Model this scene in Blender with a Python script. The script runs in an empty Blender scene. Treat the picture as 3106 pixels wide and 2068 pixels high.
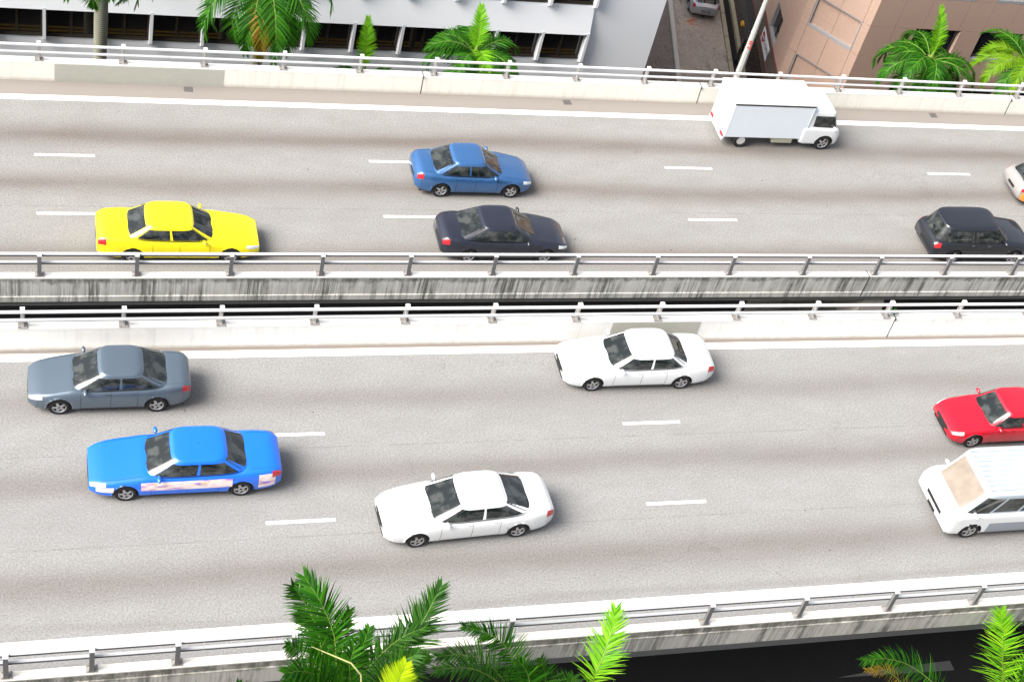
import bpy, math, random
import numpy as np
from mathutils import Vector, Matrix
R_ = math.radians
SC = bpy.context.scene
COL = SC.collection
# ------------------------------------------------------------------ camera
cam_d = bpy.data.cameras.new("camera"); cam = bpy.data.objects.new("camera", cam_d); COL.objects.link(cam)
CZ = 36.043
F_W = 4633.0 / 3106.0
YAW, PIT, ROL = -0.4264, 0.8082, 0.2883
RC = Matrix.Rotation(YAW, 3, 'Z') @ Matrix.Rotation(PIT, 3, 'X') @ Matrix.Rotation(ROL, 3, 'Z')
cam.matrix_world = Matrix.Translation((0, 0, CZ)) @ RC.to_4x4()
cam_d.sensor_width = 36.0; cam_d.lens = 36.0 * F_W
cam_d.clip_start = 0.5; cam_d.clip_end = 2000
SC.camera = cam
# ------------------------------------------------------------------ sky, sun, exposure
SUN_EL, SUN_AZ = R_(44), R_(-98)          # azimuth clockwise from +Y (compass style): light comes from the left
w = bpy.data.worlds.new("World"); SC.world = w; w.use_nodes = True
nt = w.node_tree; bg = nt.nodes['Background']
sky = nt.nodes.new('ShaderNodeTexSky'); sky.sky_type = 'NISHITA'; sky.sun_disc = False
sky.sun_elevation = SUN_EL; sky.sun_rotation = SUN_AZ; sky.air_density = 1.0; sky.dust_density = 5.0; sky.ozone_density = 1.0
hs = nt.nodes.new('ShaderNodeHueSaturation'); hs.inputs['Saturation'].default_value = 0.42
nt.links.new(sky.outputs[0], hs.inputs['Color']); nt.links.new(hs.outputs[0], bg.inputs['Color'])
bg.inputs['Strength'].default_value = 0.13
sd = bpy.data.lights.new("sun", 'SUN'); sun = bpy.data.objects.new("sun", sd); COL.objects.link(sun)
sd.energy = 3.7; sd.angle = R_(40); sd.color = (1.0, .95, .88)
sdir = Vector((math.sin(SUN_AZ) * math.cos(SUN_EL), math.cos(SUN_AZ) * math.cos(SUN_EL), math.sin(SUN_EL)))
sun.rotation_euler = sdir.to_track_quat('Z', 'Y').to_euler(); sun.location = (-30, 10, 60)
SC.view_settings.view_transform = 'Standard'; SC.view_settings.look = 'None'
SC.view_settings.exposure = 0.95; SC.view_settings.gamma = 1.0

# ------------------------------------------------------------------ helpers
def ray(px, py):      # direction through a point of the view, sized in photo pixels
    return RC @ Vector(((px - 1553.0) / 4633.0, -(py - 1034.0) / 4633.0, -1.0))
def at_y(px, py, Y):
    d = ray(px, py); t = Y / d.y; return Vector((d.x * t, Y, CZ + d.z * t))
KB = -0.1309e-3
def bend(x): return 0.5 * KB * (x - 8.0) ** 2     # the slight curve of the road
def setp(o, label=None, cat=None, group=None, kind=None):
    if label: o['label'] = label
    if cat: o['category'] = cat
    if group: o['group'] = group
    if kind: o['kind'] = kind
    return o
def empty(name, loc=(0, 0, 0), rz=0.0, **k):
    o = bpy.data.objects.new(name, None); COL.objects.link(o); o.location = loc; o.rotation_euler = (0, 0, rz)
    o.empty_display_size = .3
    return setp(o, **k)
class MB:
    def __init__(s): s.v = []; s.f = []
    def add(s, vs, fs):
        b = len(s.v); s.v += [tuple(p) for p in vs]; s.f += [tuple(b + i for i in f) for f in fs]; return s
    def box(s, x0, x1, y0, y1, z0, z1):
        return s.add([(x0,y0,z0),(x1,y0,z0),(x1,y1,z0),(x0,y1,z0),(x0,y0,z1),(x1,y0,z1),(x1,y1,z1),(x0,y1,z1)],
              [(3,2,1,0),(4,5,6,7),(0,1,5,4),(1,2,6,5),(2,3,7,6),(3,0,4,7)])
    def quad(s, a, b, c, d): return s.add([a, b, c, d], [(0,1,2,3)])
    def prism(s, poly, axis, a0, a1):    # poly in the two other axes (cyclic), extruded along axis
        n = len(poly)
        def P(p, a): return (a, p[0], p[1]) if axis == 0 else ((p[0], a, p[1]) if axis == 1 else (p[0], p[1], a))
        vs = [P(p, a0) for p in poly] + [P(p, a1) for p in poly]
        fs = [tuple(range(n))[::-1], tuple(range(n, 2*n))] + [(i, (i+1) % n, n + (i+1) % n, n + i) for i in range(n)]
        return s.add(vs, fs)
    def grid(s, G, closed=False, mask=None):
        nu, nv = len(G), len(G[0]); vs = [p for r in G for p in r]; fs = []
        for i in range(nu - 1):
            for j in range(nv if closed else nv - 1):
                if mask is not None and not mask[i][j]: continue
                k = (j + 1) % nv; fs.append((i*nv+j, i*nv+k, (i+1)*nv+k, (i+1)*nv+j))
        return s.add(vs, fs)
    def tube(s, pts, rad, n=8):
        pts = [Vector(p) for p in pts]; G = []
        for i, p in enumerate(pts):
            t = (pts[min(i+1, len(pts)-1)] - pts[max(i-1, 0)]).normalized()
            a = t.cross(Vector((0,0,1)) if abs(t.z) < .9 else Vector((1,0,0))).normalized(); b = t.cross(a)
            r = rad[i] if isinstance(rad, (list, tuple)) else rad
            G.append([p + (a*math.cos(2*math.pi*j/n) + b*math.sin(2*math.pi*j/n))*r for j in range(n)])
        s.grid(G, True); b0 = len(s.v)
        s.add(G[0], [tuple(range(n))]); s.add(G[-1], [tuple(range(n))[::-1]]); return s
    def build(s, name, m, parent=None, smooth=False, **k):
        me = bpy.data.meshes.new(name); me.from_pydata(s.v, [], s.f); me.update(calc_edges=True)
        if smooth:
            me.polygons.foreach_set('use_smooth', [True]*len(me.polygons))
        me.materials.append(m)
        o = bpy.data.objects.new(name, me); COL.objects.link(o)
        if parent: o.parent = parent
        return setp(o, **k)
def recalc(o):
    import bmesh
    b = bmesh.new(); b.from_mesh(o.data); bmesh.ops.remove_doubles(b, verts=b.verts, dist=1e-5)
    bmesh.ops.recalc_face_normals(b, faces=b.faces); b.to_mesh(o.data); b.free(); return o
def bev(o, wd=.01, seg=2):
    m = o.modifiers.new("bevel", 'BEVEL'); m.width = wd; m.segments = seg; m.limit_method = 'ANGLE'; return o
def children(o): return [c for c in bpy.data.objects if c.parent == o]
def copy_tree(o, parent=None):
    c = o.copy(); COL.objects.link(c); c.parent = parent
    for ch in children(o): copy_tree(ch, c)
    return c

# ------------------------------------------------------------------ materials
class NT:
    def __init__(s, name):
        s.m = bpy.data.materials.new(name); s.m.use_nodes = True; s.t = s.m.node_tree
        s.b = s.t.nodes['Principled BSDF']; s.tc = s.t.nodes.new('ShaderNodeTexCoord')
    def n(s, typ, **k):
        x = s.t.nodes.new(typ)
        for a, v in k.items(): setattr(x, a, v)
        return x
    def l(s, a, b): s.t.links.new(a, b)
    def coords(s, scale=(1,1,1), src='Object'):
        mp = s.n('ShaderNodeMapping'); mp.inputs['Scale'].default_value = scale; s.l(s.tc.outputs[src], mp.inputs[0]); return mp.outputs[0]
    def noise(s, scale, detail=4, rough=.6, vec=None, sc=(1,1,1)):
        x = s.n('ShaderNodeTexNoise'); x.inputs['Scale'].default_value = scale; x.inputs['Detail'].default_value = detail; x.inputs['Roughness'].default_value = rough
        s.l(vec if vec is not None else s.coords(sc), x.inputs['Vector']); return x.outputs[0]
    def ramp(s, fac, stops):
        x = s.n('ShaderNodeValToRGB'); e = x.color_ramp.elements
        while len(e) < len(stops): e.new(.5)
        for q, (p, c) in zip(e, stops): q.position = p; q.color = (c if len(c) == 4 else (*c, 1)) if isinstance(c, tuple) else (c, c, c, 1)
        s.l(fac, x.inputs[0]); return x.outputs[0]
    def mix(s, fac, a, b, mode='MIX'):
        x = s.n('ShaderNodeMix', data_type='RGBA', blend_type=mode)
        for sock, v in ((x.inputs[0], fac), (x.inputs[6], a), (x.inputs[7], b)):
            if isinstance(v, (int, float)): sock.default_value = v if sock == x.inputs[0] else (v, v, v, 1)
            elif isinstance(v, tuple): sock.default_value = (*v, 1)
            else: s.l(v, sock)
        return x.outputs[2]
    def math(s, op, a, b=0.0, c=0.0):
        x = s.n('ShaderNodeMath', operation=op)
        for i, v in enumerate((a, b, c)):
            if isinstance(v, (int, float)): x.inputs[i].default_value = v
            else: s.l(v, x.inputs[i])
        return x.outputs[0]
    def col(s, v):
        if isinstance(v, tuple): s.b.inputs['Base Color'].default_value = (*v, 1)
        else: s.l(v, s.b.inputs['Base Color'])
    def rough(s, r, spec=.5, metal=0.0):
        s.b.inputs['Roughness'].default_value = r; s.b.inputs['Specular IOR Level'].default_value = spec; s.b.inputs['Metallic'].default_value = metal
    def bump(s, h, st=.3, dist=.01):
        x = s.n('ShaderNodeBump'); x.inputs['Strength'].default_value = st; x.inputs['Distance'].default_value = dist; s.l(h, x.inputs['Height']); s.l(x.outputs[0], s.b.inputs['Normal'])
def plain(name, c, r=.5, spec=.5, metal=0.0, coat=0.0, var=.0, vscale=3.0):
    n = NT(name); n.rough(r, spec, metal)
    if var:
        f = n.noise(vscale, 5, .65); n.col(n.mix(f, tuple(max(0, x*(1-var)) for x in c), tuple(min(1, x*(1+var)) for x in c)))
    else: n.col(c)
    if coat: n.b.inputs['Coat Weight'].default_value = coat; n.b.inputs['Coat Roughness'].default_value = .04
    return n.m

def asphalt(name, bands, base, dirt, shoulder=None, seams=()):
    """worn concrete-grey asphalt; oil drip bands run along the lane centres"""
    n = NT(name); n.rough(.85, .3)
    sep = n.n('ShaderNodeSeparateXYZ'); n.l(n.tc.outputs['Object'], sep.inputs[0]); y = sep.outputs[1]
    lo = n.noise(.35, 3, .5, sc=(.25, 1, 1))
    yw = n.math('ADD', y, n.math('MULTIPLY', n.math('SUBTRACT', lo, .5), .9))
    tot = None
    for c, wd, st in bands:
        d = n.math('DIVIDE', n.math('ABSOLUTE', n.math('SUBTRACT', yw, c)), wd)
        g = n.math('MULTIPLY', n.math('POWER', 2.718, n.math('MULTIPLY', n.math('MULTIPLY', d, d), -1.0)), st)
        tot = g if tot is None else n.math('ADD', tot, g)
    brk = n.ramp(n.noise(.5, 5, .65, sc=(.3, 1.5, 1)), [(.25, .55), (.75, 1.0)])
    tot = n.math('MULTIPLY', tot, brk)
    f1 = n.noise(16, 2, .5); f2 = n.noise(42, 2, .6); f3 = n.noise(1.4, 5, .6, sc=(.5, 1, 1))
    sp = n.math('ADD', n.math('MULTIPLY', f1, .4), n.math('MULTIPLY', f2, .6))
    c = n.mix(n.ramp(sp, [(.3, 0.0), (.7, 1.0)]), tuple(x*.52 for x in base), tuple(x*1.46 for x in base))
    c = n.mix(n.ramp(f3, [(.3, .0), (.75, .22)]), c, tuple(x*.8 for x in dirt))
    c = n.mix(tot, c, n.mix(n.ramp(sp, [(.3, 0.0), (.7, 1.0)]), tuple(x*.5 for x in dirt), tuple(x*1.42 for x in dirt)))
    if shoulder:
        ys, dr, colr = shoulder
        e = n.math('MULTIPLY', n.math('SUBTRACT', y, ys), 40.0 * dr); cl = n.n('ShaderNodeClamp'); n.l(e, cl.inputs[0])
        c = n.mix(cl.outputs[0], c, n.mix(sp, tuple(x*.86 for x in colr), tuple(x*1.12 for x in colr)))
    v = n.n('ShaderNodeTexVoronoi'); v.inputs['Scale'].default_value = .75; n.l(n.coords(), v.inputs['Vector'])
    spot = n.ramp(v.outputs['Distance'], [(.018, 1.0), (.028, 0.0)])
    c = n.mix(spot, c, (.05, .045, .04))
    sn = n.noise(1.0, 4, .7, sc=(1.2, 6, 1))
    for yc in seams:
        d = n.math('ABSOLUTE', n.math('SUBTRACT', n.math('ADD', y, n.math('MULTIPLY', sn, .05)), yc + .025))
        c = n.mix(n.math('MULTIPLY', n.ramp(d, [(.010, .28), (.030, 0.0)]), n.ramp(sn, [(.42, .1), (.56, 1.0)])), c, tuple(x*.45 for x in dirt))
    vc = n.n('ShaderNodeTexVoronoi', feature='DISTANCE_TO_EDGE'); vc.inputs['Scale'].default_value = .16
    wv = n.n('ShaderNodeVectorMath', operation='ADD'); n.l(n.coords(), wv.inputs[0])
    nz = n.n('ShaderNodeTexNoise'); nz.inputs['Scale'].default_value = 1.7; nz.inputs['Detail'].default_value = 6; n.l(n.coords(), nz.inputs['Vector']); n.l(nz.outputs[1], wv.inputs[1]); n.l(wv.outputs[0], vc.inputs['Vector'])
    ck = n.math('MULTIPLY', n.ramp(vc.outputs[0], [(.0012, .22), (.0035, 0.0)]), n.ramp(n.noise(.22, 2, .5), [(.52, 0.0), (.6, 1.0)]))
    c = n.mix(ck, c, tuple(x*.4 for x in dirt))
    pt = n.ramp(n.noise(.28, 2, .4, sc=(.35, 1, 1)), [(.56, 0.0), (.60, .16)]); c = n.mix(pt, c, tuple(x*.72 for x in base))
    n.col(c); n.bump(sp, .5, .01); return n.m
M = {}
M['road_far'] = asphalt('worn_road', [(45.0, .55, 1.0), (42.25, .55, .85), (38.6, .6, .85)], (.240, .239, .231), (.132, .112, .100), (46.95, 1, (.230, .208, .190)), (41.05, 37.6))
M['road_near'] = asphalt('worn_road_near', [(32.0, .6, .6), (28.9, .55, .75), (25.35, .6, .85), (23.9, .15, .3)], (.242, .243, .241), (.140, .126, .116), (34.0, 1, (.235, .205, .18)), (29.95, 26.6))
def paint_mat():
    n = NT('road_paint'); n.rough(.6, .3)
    f = n.noise(9, 6, .75); g = n.noise(1.3, 3, .6)
    wear = n.ramp(n.math('ADD', n.math('MULTIPLY', f, .75), n.math('MULTIPLY', g, .25)), [(.33, 1.0), (.40, 0.0)])
    n.col(n.mix(wear, (.80, .79, .75), (.45, .42, .38))); return n.m
M['paint'] = paint_mat()
def concrete(name, base, stain=0.0, grime=(.155, .155, .14), streak=(3.2, 3.2, .22), low=None):
    n = NT(name); n.rough(.85, .25)
    a = n.noise(2.2, 6, .7); b = n.noise(14, 3, .6)
    c = n.mix(n.math('ADD', n.math('MULTIPLY', a, .6), n.math('MULTIPLY', b, .4)), tuple(x*.84 for x in base), tuple(min(.9, x*1.14) for x in base))
    if stain:
        s1 = n.ramp(n.noise(1.0, 6, .7, sc=(5.5, 5.5, .22)), [(.47, 0.0), (.58, 1.0)])
        s2 = n.ramp(n.noise(1.0, 4, .6, sc=(.9, .9, .5)), [(.38, .2), (.58, 1.0)])
        s3 = n.ramp(n.noise(1.0, 4, .65, sc=(16, 16, .5)), [(.46, .0), (.56, .9)])
        f = n.math('MULTIPLY', n.math('MULTIPLY', n.math('MAXIMUM', s1, n.math('MULTIPLY', s3, .6)), s2), stain)
        c = n.mix(f, c, grime)
        if low is not None:      # weathering crust along the top edge of the face
            sep = n.n('ShaderNodeSeparateXYZ'); n.l(n.tc.outputs['Object'], sep.inputs[0])
            e = n.math('SUBTRACT', sep.outputs[2], n.math('SUBTRACT', low, n.math('MULTIPLY', n.noise(1.0, 5, .7, sc=(2.5, 2.5, .3)), .55)))
            cl = n.n('ShaderNodeClamp'); n.l(n.math('MULTIPLY', e, 9.0), cl.inputs[0])
            c = n.mix(n.math('MULTIPLY', cl.outputs[0], n.ramp(n.noise(1.0, 5, .7, sc=(3, 3, 1.5)), [(.35, .15), (.6, .85)])), c, (.10, .10, .08))
    n.col(c); n.bump(b, .25, .006); return n.m
M['par_far'] = concrete('cream_paint_far', (.66, .64, .58))
def parapet_mat(name, base, foot):
    n = NT(name); n.rough(.8, .25)
    a = n.noise(1.6, 6, .7); 
    v = n.ramp(n.noise(1.0, 4, .6, sc=(5, 5, .25)), [(.52, 0.0), (.75, .35)])
    c = n.mix(a, tuple(x*.9 for x in base), tuple(min(.86, x*1.08) for x in base))
    c = n.mix(v, c, tuple(x*.62 for x in base))
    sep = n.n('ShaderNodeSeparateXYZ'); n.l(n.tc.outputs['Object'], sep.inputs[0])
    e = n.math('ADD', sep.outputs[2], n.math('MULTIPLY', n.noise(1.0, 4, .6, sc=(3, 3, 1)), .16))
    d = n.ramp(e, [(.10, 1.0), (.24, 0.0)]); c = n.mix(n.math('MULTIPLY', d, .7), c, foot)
    n.col(c); return n.m
M['par_far'] = parapet_mat('cream_parapet', (.80, .78, .71), (.50, .46, .38))
M['par_mid'] = parapet_mat('white_parapet', (.80, .795, .775), (.45, .41, .34))
M['cap'] = plain('parapet_top_paint', (.72, .715, .69), .7, .3, var=.06, vscale=2)
M['cap_worn'] = plain('worn_top_paint', (.72, .69, .63), .8, .3, var=.16, vscale=5)
M['outer'] = concrete('stained_concrete', (.62, .62, .58), stain=1.0, low=.86)
M['outer_near'] = concrete('stained_concrete_near', (.50, .48, .44), stain=1.0, grime=(.15, .14, .13), low=.8)
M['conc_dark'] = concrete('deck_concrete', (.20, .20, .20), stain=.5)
M['conc_pier'] = concrete('pier_concrete', (.34, .32, .29), stain=.3)
M['patch'] = plain('grey_repaint', (.42, .42, .37), .8, .25, var=.08, vscale=4)
M['seal'] = plain('dark_joint', (.04, .04, .035), .9)
M['alu'] = plain('painted_rail', (.60, .61, .63), .35, .4, var=.03)
M['alu_dark'] = plain('raw_channel', (.09, .09, .10), .5, .4, metal=.3)
M['alu_post'] = plain('cast_aluminium', (.20, .20, .205), .5, .4, metal=.35, var=.15, vscale=9)
M['plate'] = plain('weathered_plate', (.30, .28, .26), .7, .4, var=.3, vscale=20)
M['black_asphalt'] = plain('dark_asphalt', (.012, .012, .014), .85, .15, var=.3, vscale=6)
M['gas'] = plain('grey_marking', (.10, .10, .10), .8)
M['yellow_line'] = plain('yellow_paint', (.55, .33, .03), .7)
M['leaf'] = None
def leaf_mat(name, c0, c1, c2, transl=.35):
    n = NT(name); n.rough(.5, .18)
    geo = n.n('ShaderNodeNewGeometry')
    c = n.ramp(geo.outputs['Random Per Island'], [(0.0, c0), (.5, c1), (1.0, c2)]); n.col(c)
    tr = n.n('ShaderNodeBsdfTranslucent'); n.l(n.mix(1.0, c, (1.6, 1.7, .7), 'MULTIPLY'), tr.inputs[0])
    mx = n.n('ShaderNodeMixShader'); mx.inputs[0].default_value = transl
    n.l(n.b.outputs[0], mx.inputs[1]); n.l(tr.outputs[0], mx.inputs[2]); n.l(mx.outputs[0], n.t.nodes['Material Output'].inputs[0]); return n.m
M['leaf'] = leaf_mat('palm_leaf', (.008, .050, .003), (.022, .125, .005), (.055, .20, .008))
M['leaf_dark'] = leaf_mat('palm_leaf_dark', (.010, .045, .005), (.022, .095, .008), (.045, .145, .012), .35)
M['leaf_new'] = leaf_mat('palm_leaf_new', (.07, .27, .008), (.17, .42, .015), (.27, .52, .02), .45)
M['leaf_lime'] = leaf_mat('palm_leaf_lime', (.08, .19, .008), (.14, .29, .010), (.22, .36, .012), .4)
M['leaf_yellow'] = leaf_mat('palm_leaf_yellow', (.36, .52, .01), (.46, .60, .012), (.55, .66, .02), .4)
M['leaf_dry'] = leaf_mat('palm_leaf_dry', (.16, .12, .01), (.26, .15, .015), (.20, .20, .015), .35)
M['rachis'] = plain('frond_stem', (.16, .24, .04), .5, .3)
M['spathe'] = plain('flower_stalk', (.55, .56, .22), .5, .3)
def bark():
    n = NT('palm_bark'); n.rough(.85, .2)
    wv = n.n('ShaderNodeTexWave', wave_type='BANDS', bands_direction='Z'); wv.inputs['Scale'].default_value = 3.2; wv.inputs['Distortion'].default_value = 1.5; wv.inputs['Detail'].default_value = 3
    n.l(n.coords(), wv.inputs['Vector']); n.col(n.mix(wv.outputs[1], (.16, .16, .12), (.30, .30, .24))); n.bump(wv.outputs[1], .5, .02); return n.m
M['bark'] = bark()

# ------------------------------------------------------------------ ground far below the viaducts
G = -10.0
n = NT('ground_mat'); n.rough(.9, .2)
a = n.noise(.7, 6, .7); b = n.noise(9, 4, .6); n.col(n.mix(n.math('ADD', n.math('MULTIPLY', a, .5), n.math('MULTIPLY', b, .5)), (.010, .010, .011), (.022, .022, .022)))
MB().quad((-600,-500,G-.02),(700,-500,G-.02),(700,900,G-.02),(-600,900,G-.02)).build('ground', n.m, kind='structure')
MARK = MB().quad((28.73,26.10,G),(33.76,25.97,G),(33.75,26.40,G),(30.9,26.30,G)).build('painted_arrow', M['gas'], kind='structure')
# side street, running up between the two buildings
U = Vector((.235, .972, 0)); NR = Vector((.972, -.235, 0))
def st(a, b, z): return Vector((34.0, 63.68, 0)) + U * a + NR * b + Vector((0, 0, z))
def strip(mb, a0, a1, b0, b1, z0, z1):
    p = [st(a0,b0,z0), st(a1,b0,z0), st(a1,b1,z0), st(a0,b1,z0), st(a0,b0,z1), st(a1,b0,z1), st(a1,b1,z1), st(a0,b1,z1)]
    return mb.add(p, [(3,2,1,0),(4,5,6,7),(0,1,5,4),(1,2,6,5),(2,3,7,6),(3,0,4,7)])
def street_mat(name, c0, c1, c2):
    n = NT(name); n.rough(.85, .25)
    a = n.noise(1.1, 7, .75); b = n.noise(7, 5, .7); s = n.noise(1.0, 4, .7, vec=n.coords((1.8, .5, 1)))
    c = n.mix(n.ramp(a, [(.3, 0.0), (.7, 1.0)]), c0, c1); c = n.mix(n.ramp(b, [(.35, .55), (.6, 0.0)]), c, c2)
    c = n.mix(n.ramp(s, [(.58, 0.0), (.68, .7)]), c, tuple(x*.35 for x in c0))
    v = n.n('ShaderNodeTexVoronoi'); v.inputs['Scale'].default_value = 1.3; n.l(n.coords(), v.inputs['Vector'])
    c = n.mix(n.ramp(v.outputs['Distance'], [(.05, .85), (.09, 0.0)]), c, (.02, .02, .02))
    n.col(c); n.bump(b, .3, .01); return n.m
mb = MB(); strip(mb, -9, 60, .12, 3.05, G, G+.01)
mb.build('street', street_mat('street_concrete', (.36, .31, .26), (.52, .46, .40), (.20, .165, .14)), kind='structure')
mb = MB(); strip(mb, -9, 60, -8, -.12, G, G+.008); mb.build('pavement', street_mat('dark_lane', (.17, .15, .135), (.26, .23, .21), (.10, .09, .085)), kind='structure')
kb = strip(MB(), -9, 60, -.12, .12, G, G+.16).build('kerb', plain('whitewashed_kerb', (.50, .50, .47), .8, .3, var=.35, vscale=7), label='chipped white kerb line along the left side of the side street', cat='kerb')
kmat = plain('kerb_stone', (.36, .32, .24), .85, .2, var=.45, vscale=9)
KR = empty('kerb', st(0, 3.15, G), label='broken pale kerb stones between the street and the drain', cat='kerb')
mb = MB()
for i in range(-3, 26): strip(mb, i*2.4+.04, i*2.4+2.36, 3.06, 3.30, G, G+.15)
o = mb.build('kerb_stones', kmat); o.parent = KR; o.matrix_parent_inverse = Matrix.Translation(-Vector(KR.location))
mb = MB(); strip(mb, -9, 60, 3.3, 3.72, G-.5, G-.45); mb.build('drain', plain('drain_wet', (.035, .03, .025), .5, .5, var=.3), kind='structure')
strip(MB(), -9, 60, 3.72, 3.95, G-.5, G+.22).build('low_wall', plain('mossy_coping', (.30, .27, .19), .9, .2, var=.55, vscale=8), label='mottled concrete coping edging the open drain', cat='low wall')
pd = NT('driveway_tiles'); pd.rough(.25, .6)
bt = pd.n('ShaderNodeTexBrick'); bt.inputs['Scale'].default_value = 2.2; bt.inputs['Color1'].default_value = (.05, .038, .03, 1); bt.inputs['Color2'].default_value = (.035, .028, .024, 1); bt.inputs['Mortar'].default_value = (.02, .018, .016, 1); bt.inputs['Mortar Size'].default_value = .03
pd.l(pd.coords(), bt.inputs['Vector']); pd.col(bt.outputs[0])
mb = MB(); strip(mb, -9, 60, 3.95, 9, G, G+.05); mb.build('paving', pd.m, kind='structure')
# double yellow lines on the road under the far parapet
mb = MB()
for yy in (49.0, 49.3): mb.quad((-40, yy, G), (33, yy, G), (33, yy+.12, G), (-40, yy+.12, G))
mb.build('road_marking', M['yellow_line'], kind='structure')

# ------------------------------------------------------------------ viaduct decks and road surfaces
XS = np.linspace(-45, 95, 57)
def ribbon(mb, y0, y1, z, xs=XS):
    G_ = [[(x, y0 + bend(x), z), (x, y1 + bend(x), z)] for x in xs]
    return mb.grid([[r[1], r[0]] for r in G_])
def loft_x(poly, xs=XS, closed=True):
    return MB().grid([[(x, p[0] + bend(x), p[1]) for p in poly] for x in xs], closed)
rf = ribbon(MB(), 36.9, 48.1, 0).build('road', M['road_far'], kind='structure')
rn = ribbon(MB(), 22.2, 34.3, 0).build('road', M['road_near'], kind='structure')
def edge_line(road, y0, y1): ribbon(MB(), y0, y1, .004).build('edge_line', M['paint'], road)
edge_line(rf, 46.90, 47.2); edge_line(rn, 33.80, 34.12); edge_line(rn, 23.33, 23.67)
def dashes(road, Y, s0):
    for k in range(-3, 8):
        x0 = s0 + 12*k; x1 = x0 + 2.06
        MB().grid([[(x, Y + bend(x) + .06, .004), (x, Y + bend(x) - .06, .004)] for x in (x0, (x0+x1)/2, x1)]).build('lane_dash', M['paint'], road)
dashes(rf, 43.77, .13); dashes(rf, 40.67, .17); dashes(rn, 30.50, 6.55); dashes(rn, 27.15, 6.41)
# decks (the concrete under the road)
o = recalc(loft_x([(36.70,-.03),(48.35,-.03),(48.35,-.5),(45.5,-1.9),(39.5,-1.9),(36.70,-.45)]).build('bridge_deck', M['conc_dark'], kind='structure'))
o = recalc(loft_x([(22.0,-.03),(34.5,-.03),(34.5,-.5),(31.5,-1.9),(24.5,-2.6),(22.75,-1.75),(22.0,-.2)]).build('bridge_deck', concrete('deck_concrete_near', (.27, .27, .26), stain=.4), kind='structure'))

# ------------------------------------------------------------------ parapets
def parapet(y_in, y_out, ztop, zbot, m_face, m_cap, m_out, label, joints=(), ledge=None):
    """y_in faces the road, y_out faces away"""
    sgn = 1 if y_out > y_in else -1
    root = empty('parapet', (20, (y_in + y_out)/2, 0), label=label, cat='parapet')
    off = Matrix.Translation((-20, -(y_in + y_out)/2, 0))
    def put(o): o.parent = root; o.matrix_parent_inverse = off; return o
    yi = y_in
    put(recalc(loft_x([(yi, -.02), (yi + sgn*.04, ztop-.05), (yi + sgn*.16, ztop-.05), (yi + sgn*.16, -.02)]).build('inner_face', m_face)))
    put(recalc(loft_x([(yi + sgn*.03, ztop-.05), (yi + sgn*.05, ztop), (y_out + sgn*.004, ztop), (y_out + sgn*.004, ztop-.05)]).build('coping', m_cap)))
    poly = [(yi + sgn*.17, ztop-.052), (y_out, ztop-.052)]
    if ledge: poly += [(y_out, ledge), (y_out + sgn*.03, ledge-.02), (y_out + sgn*.03, zbot)]
    else: poly += [(y_out, zbot)]
    poly += [(yi + sgn*.17, zbot)]
    put(recalc(loft_x(poly).build('outer_face', m_out)))
    for x in joints:
        b = bend(x); y0, y1 = min(y_in, y_out) - .045, max(y_in, y_out) + .045
        mb = MB(); 
        zz = ztop + .003
        mb.box(x-.02, x+.02, y0+b+.04, y1+b-.035, ztop-.1, zz)
        ysd = y_in - sgn*.003; mb.add([(x-.02, ysd+b, 0), (x+.02, ysd+b, 0), (x+.02, ysd+sgn*.045+b, ztop-.01), (x-.02, ysd+sgn*.045+b, ztop-.01)], [(0,1,2,3)])
        yo = y_out + sgn*(.034 if ledge else .005); mb.box(x-.02, x+.02, yo+b-.003, yo+b+.003, zbot+.02, ztop-.06)
        put(mb.build('joint', M['seal']))
    return root, put
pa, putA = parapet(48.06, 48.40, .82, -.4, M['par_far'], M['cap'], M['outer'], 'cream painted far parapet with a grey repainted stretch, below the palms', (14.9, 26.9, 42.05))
mb = MB()
mb.grid([[(x, 48.052 + bend(x), .0), (x, 48.052 + .036 + bend(x), .74)] for x in np.linspace(.9, 7.1, 5)])
putA(recalc(mb.build('repaint_patch', M['patch'], label='grey repainted stretch of the cream face')))
pb, putB = parapet(36.93, 36.62, .86, -.18, M['par_far'], M['cap'], M['outer'], 'streaked grey median parapet facing the gap, white on top', (30.0,), ledge=.06)
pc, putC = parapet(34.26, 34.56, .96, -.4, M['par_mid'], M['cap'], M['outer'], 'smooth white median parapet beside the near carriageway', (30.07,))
mb = MB(); mb.grid([[(x, 34.251 + bend(x), .0), (x, 34.251 + .038 + bend(x), .88)] for x in (19.05, 20.5, 22.35)])
putC(recalc(mb.build('repaint_patch', M['patch'], label='grey repainted stretch behind the white sedan')))
pd_, putD = parapet(22.26, 21.95, .92, -.08, M['par_mid'], M['cap_worn'], M['outer_near'], 'nearest parapet with dark rain streaks on its grey outer side', (6.6, 12.5), ledge=.62)

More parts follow.
